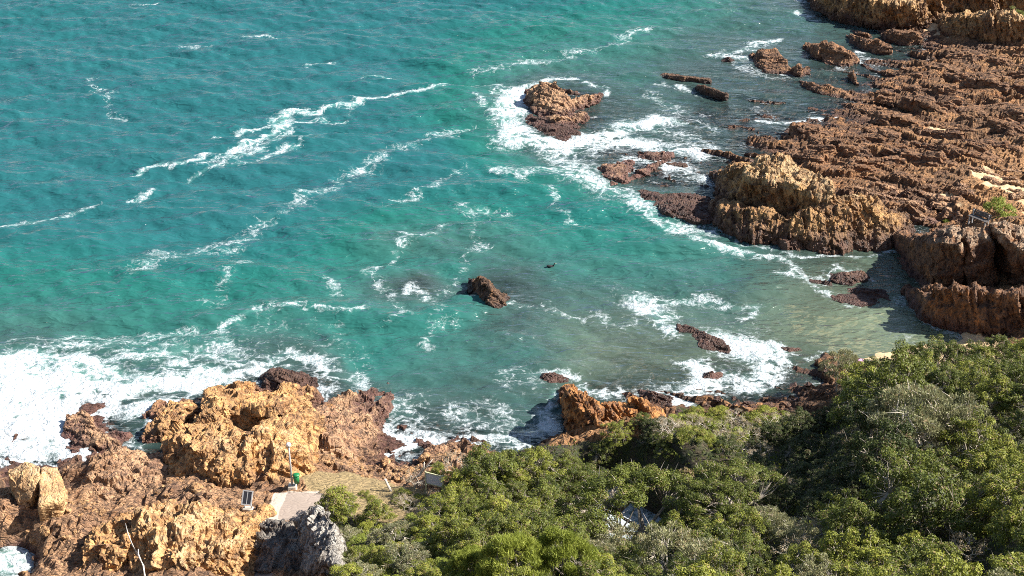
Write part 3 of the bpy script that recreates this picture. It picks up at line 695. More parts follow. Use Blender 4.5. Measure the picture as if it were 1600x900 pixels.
rock('reef_island', [([(822, 160), (838, 182), (872, 189), (896, 178)], 4, [(832, 148, 1.5), (848, 131, 2.8), (868, 131, 2.9), (886, 148, 2.0)]),
                     ([(888, 174), (914, 169), (941, 157)], 2, [(898, 153, 1.3), (924, 148, .9), (937, 150, .7)]),
                     ([(850, 196), (882, 201), (920, 190)], 3, [(862, 184, 1.1), (906, 182, .9)])], 'tan',
     'lone brown rock island ringed by white surf, upper centre', 'rock', vox=0.12, amp=0.75, cellsz=(1.7, 1.0, 0.55), rot=(0.8, 0.3, -0.3), seed=11)
reef([([(820, 190), (846, 210), (884, 222), (908, 214)], 3, [(836, 184, .45), (870, 192, .5), (896, 202, .45)])], 'flat purple brown skirt of reef in the surf below the rock island', 'weed', seed=62, amp=.5, vox=.11)
reef([([(932, 272), (955, 290), (985, 284), (992, 262)], 2, [(945, 256, .7), (968, 262, .8)]), ([(975, 285), (1010, 276), (1045, 250)], 1.0, [(1000, 268, .5), (1036, 250, .5)])], 'ragged brown reef in white foam below the rock island', 'tan', seed=12, amp=.6)
reef([([(1000, 248), (1022, 252), (1054, 246)], 1.4, [(1012, 238, .6), (1042, 240, .6)])], 'small orange brown rock breaking the foam right of the rock island', 'tan', seed=13, amp=.5)
reef([([(1000, 308), (1040, 332), (1085, 346), (1116, 345), (1112, 318)], 1.6, [(1012, 300, .5), (1060, 318, .7), (1104, 318, .6)])], 'dark weedy reef ledge left of the big tawny outcrop', 'weed', seed=14, amp=.6)
rock('rock_outcrop', [([(1122, 312), (1160, 330), (1240, 352), (1312, 352)], 7, [(1138, 292, 2.0), (1158, 272, 3.6), (1186, 250, 5.0), (1226, 248, 5.6), (1262, 262, 5.6), (1300, 288, 5.0), (1164, 286, 4.0), (1200, 279, 4.7), (1248, 291, 4.8), (1302, 316, 4.0)]),
                      ([(1112, 346), (1150, 371), (1200, 383), (1240, 378)], 4.5, [(1132, 328, 1.6), (1166, 315, 2.6), (1214, 332, 2.6), (1240, 344, 2.2)]),
                      ([(1220, 388), (1290, 395), (1370, 390), (1412, 380), (1432, 366)], 6, [(1240, 335, 2.8), (1290, 306, 4.4), (1330, 300, 4.6), (1380, 322, 3.0), (1425, 350, 1.1)])], 'stack',
     'massive tawny outcrop with dark hollow face above the bay, right of centre', 'rock', vox=0.12, amp=1.15, cellsz=(2.6, 1.7, 0.95), rot=(0.15, 1.25, -0.35), seed=15)
rock('sea_stack', [([(1424, 428), (1450, 454), (1500, 462), (1512, 448)], 8, [(1452, 380, 5.0), (1474, 360, 6.0), (1500, 352, 6.8), (1502, 384, 6.2), (1470, 380, 6.0)]),
                   ([(1516, 462), (1556, 466)], 8, [(1502, 362, 6.6), (1550, 374, 6.2), (1546, 352, 7.2), (1515, 388, 6)]),
                   ([(1580, 452), (1680, 470)], 8, [(1548, 352, 7.2), (1600, 350, 7.5), (1690, 350, 8.0), (1590, 392, 6.5), (1680, 400, 6.8)]),
                   ([(1412, 420), (1422, 432), (1452, 446)], 2.5, [(1424, 408, 1.0), (1446, 400, 1.8)])], 'rust',
     'tall dark cliff stack with the bench on its top at the right edge', 'rock', vox=0.13, amp=1.0, cellsz=(2.9, 1.9, 1.15), rot=(0.15, 1.25, -0.35), seed=16)
rock('sea_stack', [([(1436, 496), (1470, 509), (1530, 526), (1600, 534), (1680, 540)], 5, [(1452, 455, 3.4), (1486, 446, 4.2), (1540, 457, 4.3), (1600, 464, 4.5), (1680, 464, 4.7)])], 'rust',
     'low rust coloured stack with fluted front face beside the small beach, right edge', 'rock', vox=0.12, amp=1.05, cellsz=(2.4, 1.6, 0.95), rot=(0.15, 1.25, -0.35), seed=17)
rock('stone', [([(1428, 462), (1445, 470), (1455, 466)], 1, [(1442, 455, .7)])], 'weed', 'small dark stone in the wash between the two right hand stacks', 'rock', vox=.1, amp=.4, seed=18)
rock('sea_rock', [([(732, 446), (745, 467), (772, 487), (793, 479)], 1.4, [(737, 437, .8), (748, 431, 1.6), (766, 449, 1.5), (786, 468, .8)])], 'dark',
     'lone dark jagged rock in the middle of the green bay', 'rock', vox=0.09, amp=.6, cellsz=(.8, .6, .7), rot=(.3, .4, 0.6), seed=19)
reef([([(1268, 446), (1285, 455), (1300, 450)], 1.2, [(1284, 442, .25)]), ([(1298, 438), (1330, 448), (1358, 438)], 1.4, [(1322, 426, .7), (1345, 426, .7)])], 'dark red reef rock awash in front of the dark cliff stack', 'weed', seed=20, amp=.5, vox=.1)
reef([([(1300, 470), (1340, 482), (1392, 470)], 2.2, [(1340, 458, .22), (1370, 456, .25)])], 'flat dark reef just breaking the water below the dark red reef rock', 'weed', seed=21, amp=.45, vox=.1)
reef([([(1062, 524), (1098, 545), (1140, 552)], 2.2, [(1080, 514, .25), (1112, 522, .7), (1130, 530, .5)])], 'dark weedy reef at the left edge of the white wash, lower right', 'weed', seed=22, amp=.5, vox=.1)
rock('stone', [([(1098, 592), (1114, 597), (1134, 591)], .9, [(1113, 579, .7)])], 'tan', 'single reddish brown stone sitting in white foam, lower right', 'rock', vox=.07, amp=.35, seed=23)
rock('stone', [([(1214, 549), (1235, 553), (1256, 549)], .8, [(1236, 542, .4)])], 'weed', 'small flat rock with foam on top, between white wash and beach', 'rock', vox=.07, amp=.3, seed=24)
rock('stone', [([(842, 594), (862, 602), (888, 598)], 1.3, [(852, 583, .5), (872, 581, .6)])], 'weed', 'dark wet rock in foam just seaward of the orange crag', 'rock', vox=.08, amp=.45, seed=25)
rock('crag', [([(880, 650), (886, 686), (914, 700), (934, 694)], 4, [(886, 618, 3.4), (898, 611, 4.0), (920, 616, 3.9), (944, 640, 3.2), (938, 662, 3.0)]),
              ([(920, 700), (985, 704), (1032, 684)], 4, [(950, 632, 2.8), (985, 640, 2.6), (1020, 652, 2.4), (1032, 664, 1.6)]),
              ([(985, 660), (1020, 664)], 2, [(988, 622, 3.4), (1002, 620, 3.4), (1020, 645, 2.6)])], 'orange',
     'bright orange crag with dark left side at the water, lower centre', 'rock', vox=0.10, amp=0.85, cellsz=(1.6, 1.0, 0.5), rot=(0.2, 1.05, 0.5), seed=26)
reef([([(1000, 622), (1030, 636), (1058, 634)], 1.2, [(1018, 610, .7), (1046, 622, .5)])], 'wet brown slab at the foam edge right of the orange crag', 'weed', seed=27, amp=.45, vox=.09)
# left headland
rock('headland_rock', [([(258, 742, .6), (300, 756, 2.0), (372, 752, 2.6)], 6, [(270, 690, 3.0), (294, 662, 3.0), (300, 706, 4.0), (352, 662, 4.1), (365, 702, 4.3), (300, 678, 4.0), (375, 676, 4.3)]),
                       ([(370, 752, 2.7), (430, 752, 2.8), (482, 740, 2.4), (500, 700, 1.2)], 6, [(372, 706, 4.2), (420, 714, 4.2), (468, 718, 3.5), (400, 664, 4.5), (440, 664, 4.3), (474, 682, 3.2)]),
                       ([(300, 680, 1.0), (400, 680, 1.0), (480, 688, .6)], 7, [(306, 646, 2.7), (348, 634, 3.0), (400, 632, 2.9), (440, 638, 2.7), (468, 652, 2.2)]),
                       ([(222, 684), (246, 694), (275, 692)], 5, [(240, 670, 1.0), (278, 656, 1.6), (302, 636, 1.8)])], 'ochre',
     'huge golden orange headland rock behind the lamp post, lower left', 'rock', vox=0.10, amp=1.25, cellsz=(2.8, 2.0, 1.0), rot=(.5, .75, .3), seed=28)
rock('rock_apron', [([(488, 735, 1.2), (560, 724, .8), (600, 702, 0), (596, 676, -.3)], 7, [(470, 660, 1.8), (502, 625, 1.4), (556, 655, 1.3), (584, 682, .9), (520, 690, 2.2)])], 'tan',
     'sloping brown rock shelf between golden headland and surf, lower left', 'rock', vox=0.11, amp=.8, cellsz=(1.8, 1.2, .6), rot=(.5, .6, .7), seed=29)
reef([([(408, 606), (440, 616), (492, 618)], 3, [(426, 586, 1.0), (452, 588, 1.0), (480, 604, .8)])], 'purple brown weedy rock at the seaward tip of the golden headland', 'weed', seed=30, amp=.7, vox=.1)
reef([([(92, 690), (112, 712), (150, 716)], 3, [(102, 648, .9), (128, 638, 1.1), (150, 660, 1.0)]), ([(140, 704), (190, 708)], 2.4, [(150, 678, .9), (186, 690, .8)])], 'low brown reef rock surrounded by white surf, far lower left', 'tan', seed=31, amp=.7, vox=.1)
rock('split_boulder', [([(16, 790, .6), (44, 806, .7), (54, 812, .7)], 2.6, [(14, 738, 3.9), (40, 724, 4.3), (61, 730, 4.3), (61, 748, 4.1), (48, 780, 3.2), (28, 786, 2.6)]),
                       ([(60, 832, .7), (92, 827, .7)], 3.0, [(62, 760, 4.0), (66, 730, 4.2), (91, 728, 4.1), (97, 780, 3.5), (62, 792, 3.4)])], 'pale',
     'big blocky orange boulder split by a crack, far lower left', 'boulder', vox=.07, amp=.34, cellsz=(1.6, 1.3, 1.1), rot=(.2, .3, .2), seed=32)
rock('rock_mass', [([(118, 792, .8), (180, 800, 1.2), (245, 786, 1.5)], 6, [(136, 738, 1.8), (180, 706, 2.0), (232, 722, 2.2), (240, 760, 2.2), (160, 770, 2.0)])], 'tan',
     'flat topped tan rock mass right of the split boulder, lower left', 'rock', vox=.1, amp=.7, seed=33)
rock('rock_mass', [([(120, 900, 1.8), (180, 905, 2.2), (190, 860, 2.2)], 4, [(140, 850, 2.8), (180, 822, 3.4), (200, 850, 3.6)]),
                   ([(200, 910, 2.6), (300, 915, 3.0), (392, 905, 3.0)], 7, [(205, 805, 3.9), (250, 785, 4.3), (330, 800, 4.2), (382, 800, 4.0), (386, 860, 4.2), (280, 870, 4.6)])], 'ochre',
     'craggy golden rock mass with the bleached branch on it, bottom left', 'rock', vox=.1, amp=1.25, cellsz=(2.3, 1.6, .9), rot=(.4, .9, .4), seed=34)
rock('grey_crag', [([(388, 874, 2.6), (410, 905, 2.6), (480, 935, 2.8)], 4, [(394, 848, 3.4), (424, 834, 3.9), (456, 818, 4.6), (470, 870, 4.4)]),
                   ([(462, 905, 2.8), (540, 940, 4)], 4.2, [(468, 812, 5.0), (484, 790, 6.8), (502, 786, 7.4), (526, 826, 8.0), (528, 880, 8.2), (496, 868, 7.4)])], 'grey',
     'steep dark grey crag with pale top below the concrete path', 'rock', vox=.09, amp=.8, cellsz=(1.9, 1.3, 0.62), rot=(0.15, 1.25, -0.35), seed=35)
print('rocks', time.time() - T0)

# loose boulders: a few prototypes copied and turned
def proto_rock(k, flat=1.0):
    rr = random.Random(k * 13 + 1); pts_ = []
    for j in range(16):
        th = rr.uniform(0, 6.28); ph = rr.uniform(-1, 1); r = rr.uniform(.75, 1.1)
        pts_.append(Vector((math.cos(th) * math.sqrt(1 - ph * ph) * r, math.sin(th) * math.sqrt(1 - ph * ph) * r * rr.uniform(.7, 1), ph * r * flat)))
    me, co = rockify([pts_], 0.10, 0.34, (.9, .9, .9), (rr.random(), rr.random(), 0), k)
    me.name = 'boulder'; return me
PB = [proto_rock(k, .75) for k in range(7)]
def slab_proto(k):
    rr = random.Random(k * 31 + 5)
    hp = []
    for j in range(3):
        ox, oy = rr.uniform(-1.2, 1.2), rr.uniform(-.35, .35); L = rr.uniform(.8, 1.6); w = rr.uniform(.3, .6); h = rr.uniform(.3, .7)
        hp.append([Vector((ox + sx1 * L * f, oy + sy1 * w * f + up * .2, -.5 + up * (h + .5) + sx1 * .1)) for sx1 in (-1, 1) for sy1 in (-1, 1) for up, f in ((0, 1), (1, .8))])
    me, co = rockify(hp, 0.085, 0.42, (1.2, .5, .7), (.4, .2, 0), 40 + k); me.name = 'slab_rock'; return me
PS = [slab_proto(k) for k in range(8)]
def mat_copies(protos, mn):
    out = []
    for me in protos:
        m2 = me.copy(); m2.materials.clear(); m2.materials.append(M[mn]); out.append(m2)
    return out
SL = {m: mat_copies(PS, m) for m in ('brown', 'tan', 'weed')}; BL = {m: mat_copies(PB, m) for m in ('boulder', 'tan', 'weed')}
def scatter_rocks(name, meshes, poly, n, smin, smax, mind, label, group, cat='rock', rz=None, sink=.25, zr=(0.6, 1.0), zmin=-.5, zf=1.0, seed=1):
    rr = random.Random(seed); xs = [p[0] for p in poly]; ys = [p[1] for p in poly]; done = []; tries = 0
    cand = []
    while len(cand) < n * 12:
        px, py = rr.uniform(min(xs), max(xs)), rr.uniform(min(ys), max(ys)); cand.append((px, py))
    ca = np.array(cand); ins = poly_sd(ca[:, 0], ca[:, 1], poly) < 0; ca = ca[ins]
    W_ = np.array([at(a, b, 0.8)[:2] for a, b in ca]); hz, _ = terrain(W_[:, 0].copy(), W_[:, 1].copy())
    for (x, y), z in zip(W_, hz):
        if len(done) >= n: break
        if z < zmin: continue
        s = smin + (smax - smin) * rr.random() ** 2
        if any((x - a) ** 2 + (y - b) ** 2 < (mind * (s + t)) ** 2 for a, b, t in done): continue
        done.append((x, y, s))
        o = bpy.data.objects.new(name, meshes[rr.randrange(len(meshes))]); C.objects.link(o)
        o.location = (x, y, z - sink * s * .5); o.scale = (s, s * rr.uniform(.75, 1.1), s * rr.uniform(*zr) * zf)
        o.rotation_euler = (rr.gauss(0, .12), rr.gauss(0, .12), rz + rr.gauss(0, .22) if rz is not None else rr.uniform(0, 6.28))
        tag(o, label, cat, group)
PLAT = [(1180, 235), (1340, 175), (1350, 130), (1440, 80), (1600, 95), (1640, 250), (1560, 255), (1480, 300), (1440, 330), (1330, 290), (1240, 240)]
scatter_rocks('slab_rock', SL['brown'], PLAT, 90, .7, 1.8, .9, 'bedded brown slab on the wide tidal platform', 'bedded slabs on the tidal platform', rz=STRATA, seed=2)
scatter_rocks('slab_rock', SL['tan'], [(1330, 300), (1450, 300), (1530, 300), (1500, 340), (1450, 345)], 18, .6, 1.3, .9, 'tan slab between the tawny outcrop and the sand patch', 'tan slabs above the tawny outcrop', rz=STRATA, seed=3)
scatter_rocks('slab_rock', SL['tan'], [(1505, 266), (1560, 268), (1640, 285), (1645, 332), (1590, 338), (1550, 306)], 16, .35, .95, .9, 'small tan slab poking through the sand patch', 'slabs in the sand patch', rz=STRATA, seed=13)
scatter_rocks('stone', BL['weed'], [(1040, 628), (1160, 596), (1210, 582), (1290, 572), (1300, 600), (1270, 640), (1060, 648)], 60, .35, .95, .8, 'wet red brown stone on the shore, lower right', 'wet stones on the lower right shore', zmin=-.7, seed=4)
scatter_rocks('boulder', BL['boulder'], [(500, 742), (560, 715), (640, 712), (720, 712), (690, 740), (640, 760), (550, 755)], 70, .28, .85, .78, 'orange boulder in the jumble below the notice board', 'boulders on the small shore', seed=5)
scatter_rocks('boulder', BL['tan'], [(585, 700), (650, 690), (720, 695), (715, 712), (640, 722), (600, 715)], 14, .5, 1.1, .8, 'wet brown boulder in foam above the jumble', 'wet boulders at the surf edge', zmin=-.8, seed=6)
scatter_rocks('boulder', BL['boulder'], [(340, 850), (395, 840), (420, 900), (330, 905)], 34, .25, .6, .75, 'pale boulder piled left of the grey crag', 'boulders under the grey crag', seed=7)
scatter_rocks('boulder', BL['boulder'], [(0, 830), (120, 790), (250, 770), (390, 770), (420, 770), (330, 800), (120, 880), (40, 900)], 60, .25, .8, .8, 'orange stone on the golden ground, bottom left', 'stones on the left headland', seed=8)
o = rock('stone', [([(8, 795, .8), (20, 803, .9), (32, 800, .9)], .8, [(14, 787, 1.5), (26, 790, 1.5)])], 'ochre', 'squat orange stone wedged at the left foot of the split boulder', 'boulder', vox=.05, amp=.2, seed=60)
o = rock('stone', [([(142, 865, 2.0), (160, 868, 2.2), (176, 860, 2.2)], .6, [(148, 852, 3.4), (166, 850, 3.5)])], 'tan', 'smooth oval yellowish stone in a hollow left of the bleached branch', 'boulder', vox=.06, amp=.08, seed=61)
print('boulders', time.time() - T0)

# ------------------------------------------------------------------ plants
def leaf_quads(c, n, up, L, Wd, rg, flat=0.0):
    """n rhombic leaves at points c; flat=1: blades face 'up', flat=0: long axis along 'up'"""
    if flat:
        nr = up + rg.normal(0, 0.42, (n, 3)); nr /= np.linalg.norm(nr, axis=1)[:, None]
        a = np.cross(nr, rg.normal(size=(n, 3))); a /= np.linalg.norm(a, axis=1)[:, None] + 1e-9
        b = np.cross(nr, a)
    else:
        a = up + rg.normal(0, 0.45, (n, 3)); a /= np.linalg.norm(a, axis=1)[:, None]
        b = np.cross(a, rg.normal(size=(n, 3))); b /= np.linalg.norm(b, axis=1)[:, None] + 1e-9
    l = (L * rg.uniform(.6, 1.25, n))[:, None]; w = (Wd * rg.uniform(.7, 1.2, n))[:, None]
    return np.stack([c - a * l * .5, c + b * w * .5, c + a * l * .5, c - b * w * .5], 1).reshape(-1, 3)
def crown_mesh(name, clumps, nl, L, Wd, upw, rg, flat=0.0):
    V = []; tone = []
    for c, r, ctone in clumps:
        n = max(8, int(nl * r * r))
        d = rg.normal(size=(n, 3)); d /= np.linalg.norm(d, axis=1)[:, None]
        d[:, 2] = np.where(d[:, 2] < -.35, -d[:, 2] * .5, d[:, 2])
        rad = r * rg.uniform(.45, 1.08, n) ** .6
        p = np.array(c) + d * rad[:, None] * np.array([1, 1, .75])
        up = d * 1.0 + np.array([0, 0, upw])
        V.append(leaf_quads(p, n, up / np.linalg.norm(up, axis=1)[:, None], L, Wd, rg, flat)); tone.append(np.repeat(np.clip(ctone + rg.normal(0, .26, n), 0, 1), 4))
    V = np.concatenate(V); F = np.arange(len(V)).reshape(-1, 4)
    me = np_mesh(name, V, F, flat=True); attr(me, 'tone', np.concatenate(tone)); return me
def make_plant(kind, seed):
    rg = np.random.default_rng(seed); rr = random.Random(seed); clumps = []; limbs = []
    if kind in ('dark', 'mid'):
        n = 92; Rr = rr.uniform(1.7, 2.2); Hh = rr.uniform(2.6, 3.3)
        for j in range(n):
            th = rr.uniform(0, 6.28); q = math.sqrt(rr.random()); edge = 1 - .18 * rr.random()
            rad = Rr * q * edge * (1 + .2 * math.sin(3 * th + seed)); top = Hh * (1 - .62 * q ** 2.4) + rr.gauss(0, .32)
            if rr.random() < .25: top *= .62
            clumps.append(((math.cos(th) * rad, math.sin(th) * rad, top), rr.uniform(.17, .40), rr.gauss(.45, .2)))
        nl, L, Wd, upw = 1150, .12, .07, .55
    elif kind == 'grey':
        Rr, Hh = 1.7, 2.5
        for j in range(60):
            th = rr.uniform(0, 6.28); q = math.sqrt(rr.random()); rad = Rr * q
            clumps.append(((math.cos(th) * rad, math.sin(th) * rad, Hh * (1 - .5 * q ** 2) + rr.gauss(0, .25)), rr.uniform(.22, .40), rr.gauss(.5, .17)))
        nl, L, Wd, upw = 1000, .17, .05, 1.6
    elif kind == 'feather':
        Rr, Hh = 1.5, 2.6
        for j in range(70):
            th = rr.uniform(0, 6.28); q = math.sqrt(rr.random()); rad = Rr * q
            zt = Hh * (1 - .55 * q ** 1.6) + rr.gauss(0, .15)
            clumps.append(((math.cos(th) * rad, math.sin(th) * rad, zt), rr.uniform(.22, .36), rr.gauss(.5, .12)))
        nl, L, Wd, upw = 1900, .30, .028, 2.6
    elif kind == 'low':
        Rr, Hh = 1.2, .8
        for j in range(34):
            th = rr.uniform(0, 6.28); q = math.sqrt(rr.random()); rad = Rr * q
            clumps.append(((math.cos(th) * rad, math.sin(th) * rad, Hh * (1 - .7 * q ** 2) + rr.gauss(0, .1)), rr.uniform(.2, .36), rr.gauss(.5, .2)))
        nl, L, Wd, upw = 1100, .12, .06, .8
    elif kind == 'bare':
        Rr, Hh = 1.5, 1.9
        for j in range(44):
            th = rr.uniform(0, 6.28); q = math.sqrt(rr.random()); rad = Rr * q
            clumps.append(((math.cos(th) * rad, math.sin(th) * rad, Hh * (1 - .5 * q ** 2) + rr.gauss(0, .2)), rr.uniform(.15, .32), rr.gauss(.4, .2)))
        nl, L, Wd, upw = 420, .11, .04, .8
    elif kind == 'spread':       # wide umbrella crown on visible limbs
        Rr, Hh = 4.6, 5.0
        for j in range(170):
            th = rr.uniform(0, 6.28); q = math.sqrt(rr.uniform(.02, 1)); rad = Rr * q
            if math.cos(th) * rad * -.2 + math.sin(th) * rad < -1.2 and abs(math.cos(th) * rad + .4) < 2.6: continue   # open side that shows the limbs
            clumps.append(((math.cos(th) * rad, math.sin(th) * rad, Hh * (1 - .34 * q ** 2.5) + rr.gauss(0, .3)), rr.uniform(.32, .6), rr.gauss(.45, .2)))
        nl, L, Wd, upw = 1100, .13, .075, .55
    cm = crown_mesh('crown', clumps, nl, L, Wd, upw, rg, 1.0 if kind in ('dark', 'mid', 'low', 'spread', 'bare') else 0.0)
    bm = bmesh.new()
    th0 = {'spread': .26, 'low': .03, 'bare': .06}.get(kind, .10)
    base = Vector((0, 0, -.5)); fork = Vector((rr.gauss(0, .15), rr.gauss(0, .15), Hh * (.34 if kind == 'spread' else .18)))
    tube(bm, [base, base.lerp(fork, .6) + Vector((.04, .02, 0)), fork], [th0, th0 * .85, th0 * .7], 7)
    sel = clumps if kind != 'low' else clumps[::3]
    nm = 7 if kind == 'spread' else 5
    mains = [Vector((math.cos(6.28 * k / nm) * Rr * .42, math.sin(6.28 * k / nm) * Rr * .42, Hh * rr.uniform(.5, .66))) for k in range(nm)]
    for mp in mains:
        mid = fork.lerp(mp, .5) + Vector((rr.gauss(0, .12), rr.gauss(0, .12), rr.gauss(.12, .1)))
        tube(bm, [fork, mid, mp], [th0 * .62, th0 * .45, th0 * .3], 5, cap=False)
    for c, r, _t in sel:
        c = Vector(c); mp = min(mains, key=lambda q: (q - c).length)
        mid = mp.lerp(c, .5) + Vector((rr.gauss(0, .12), rr.gauss(0, .12), -.06))
        tube(bm, [mp, mid, c + Vector((0, 0, r * .4))], [th0 * .28, th0 * .17, th0 * .05], 4, cap=False)
        if kind in ('bare', 'grey', 'spread', 'mid', 'dark'):
            for q in range(3 if kind == 'bare' else 1):
                e = c + Vector((rr.gauss(0, r * .8), rr.gauss(0, r * .8), r * rr.uniform(.5, 1.25)))
                tube(bm, [c, c.lerp(e, .5) + Vector((0, 0, .03)), e], [th0 * .14, th0 * .09, th0 * .03], 3, cap=False)
    tm = bpy.data.meshes.new('trunk'); bm.to_mesh(tm); bm.free()
    return cm, tm
PROTO = {}
def protos(kind, n, leaf, bark, s0):
    out = []
    for k in range(n):
        cm, tm = make_plant(kind, s0 + k); cm.materials.append(M[leaf]); tm.materials.append(M[bark]); out.append((cm, tm))
    PROTO[kind] = out
protos('dark', 5, 'leaf_dark', 'bark', 100); protos('mid', 5, 'leaf_mid', 'bark', 200); protos('grey', 3, 'leaf_grey', 'pale_bark', 300)
protos('feather', 3, 'leaf_lime', 'bark', 400); protos('low', 4, 'leaf_mid', 'bark', 500); protos('bare', 3, 'leaf_dry', 'pale_bark', 600); protos('spread', 2, 'leaf_dark', 'bark', 700)
PROTO['deep'] = []  # copies of the dark shrubs with shade put into the leaf colour
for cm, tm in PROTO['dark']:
    c2 = cm.copy(); c2.materials.clear(); c2.materials.append(M['leaf_shade']); PROTO['deep'].append((c2, tm))
lowl = []
for cm, tm in PROTO['low']:
    c2 = cm.copy(); c2.materials.clear(); c2.materials.append(M['leaf_lime']); lowl.append((c2, tm))
PROTO['lowlime'] = lowl
print('plant protos', time.time() - T0)
def ground_at(px, py, z=2.5):
    g = z
    for _ in range(6):
        w = at(px, py, g); g = ground_z(w.x, w.y)
    return Vector((w.x, w.y, g))
PLANTS = []
def plant(kind, x, y, z, s, rz, label, group=None, cat='shrub', k=None, sz=1.0):
    cm, tm = PROTO[kind][k if k is not None else random.randrange(len(PROTO[kind]))]
    nm = {'spread': 'spreading_tree', 'low': 'low_scrub', 'lowlime': 'low_scrub', 'bare': 'dry_shrub', 'feather': 'feathery_shrub', 'grey': 'grey_shrub'}.get(kind, 'green_shrub')
    e = empty(nm, (x, y, z), rz); e.scale = (s, s, s * sz)
    a = bpy.data.objects.new('crown', cm); C.objects.link(a); a.parent = e
    b = bpy.data.objects.new('trunk', tm); C.objects.link(b); b.parent = e
    tag(e, label, cat, group); PLANTS.append((x, y, s)); return e
def plant_at(kind, px, py, zt, s, label, group=None, cat='shrub', hgt=2.6, **kw):
    """crown centre seen at (px, py); zt guesses ground height"""
    g = zt
    for _ in range(5):
        w = at(px, py, g + hgt * s * .75); g = ground_z(w.x, w.y)
    return plant(kind, w.x, w.y, g - .05, s, random.uniform(0, 6.28), label, group, cat, **kw)
# the ones you can point at
for fx_, fy_, k_, s_, sz_, lb in ((1008, 868, 0, 1.0, .95, 'wide spreading tree with bare dark limbs over the white water gap, lower centre'),
                                  (915, 815, 1, .72, .9, 'broad dark tree crown left of the white water gap, behind the feathery clump'),
                                  (1150, 820, 1, .75, .8, 'broad dark green tree crown just right of the white water gap')):
    w = ground_at(fx_, fy_, 5); plant('spread', w.x, w.y, w.z - .1, s_, {0: 0.0, 1: 1.3}[k_], lb, None, 'tree', k=k_, sz=sz_)
plant_at('grey', 1440, 645, 8, 1.7, 'large pale grey green bush with bare lower branches on the right ridge', hgt=2.5, k=0)
for k_, (a_, b_, w_) in enumerate(((1350, 588, 'nearest the water'), (1376, 632, 'beside the pale bush on its left'), (1386, 680, 'below the pale bush on its left'), (1405, 575, 'above the pale bush on its left'), (1420, 730, 'at the lower end of the pale bush'), (1462, 762, 'well below the pale bush'))):
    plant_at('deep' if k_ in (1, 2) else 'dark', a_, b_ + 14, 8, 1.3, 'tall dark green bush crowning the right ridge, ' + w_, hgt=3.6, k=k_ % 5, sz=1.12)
plant_at('grey', 1500, 655, 9, 1.3, 'pale grey green bush with upright tips, right half of the pale ridge clump', hgt=2.5, k=1)
plant_at('grey', 1312, 578, 2, .95, 'small upright grey green bush against the water at the ridge foot', hgt=2.5, k=2, sz=1.3)
plant_at('grey', 968, 850, 4, 1.0, 'pale grey bush in front of the white water gap, bottom centre', hgt=2.5, k=1)
plant_at('grey', 1045, 872, 5, 1.1, 'pale grey green bush at the bottom edge right of the white water gap', hgt=2.5, k=0)
plant_at('feather', 880, 862, 8, 1.25, 'bright green feathery bush, rightmost of the feathery clump, bottom centre', hgt=2.6, k=0)
plant_at('feather', 800, 870, 8, 1.25, 'bright green feathery bush, middle of the feathery clump, bottom centre', hgt=2.6, k=1)
plant_at('feather', 735, 878, 8, .9, 'bright green feathery bush, leftmost of the feathery clump, bottom centre', hgt=2.6, k=2)
plant_at('mid', 525, 778, 2.6, .95, 'rounded glossy green bush at the end of the concrete path', k=0, sz=.8)
plant_at('mid', 588, 793, 2.6, .6, 'small loose green bush right of the rounded bush by the path', k=1, sz=.8)
plant_at('dark', 760, 722, 3, 1.15, 'dense green shrub mound at the water behind the notice board', k=2, sz=.8)
plant_at('mid', 685, 745, 2.5, .45, 'small green bush right behind the notice board', k=3)
plant_at('bare', 712, 725, 2.5, 1.0, 'tangle of grey bare branches left of the dense shrub mound', hgt=1.9, k=0)
plant_at('bare', 652, 742, 2, .75, 'bleached leafless bush beside the notice board', hgt=1.9, k=1)
plant_at('lowlime', 1562, 322, 2.5, 1.3, 'bright lime green bush on top of the dark cliff stack', hgt=.8, k=0, sz=1.2)
plant_at('bare', 1575, 352, 4, .9, 'dry brownish scrub beside the lime green bush on the cliff stack', hgt=1.2, k=2, sz=.5)
plant_at('lowlime', 1480, 343, 5, .35, 'tiny green tuft at the left top corner of the dark cliff stack', hgt=.8, k=1)
plant_at('dark', 1588, 12, 3.5, 1.1, 'dark green bush on the far headland in the top right corner', k=1, sz=.6)
for o_ in PLANTS[-4:]: pass
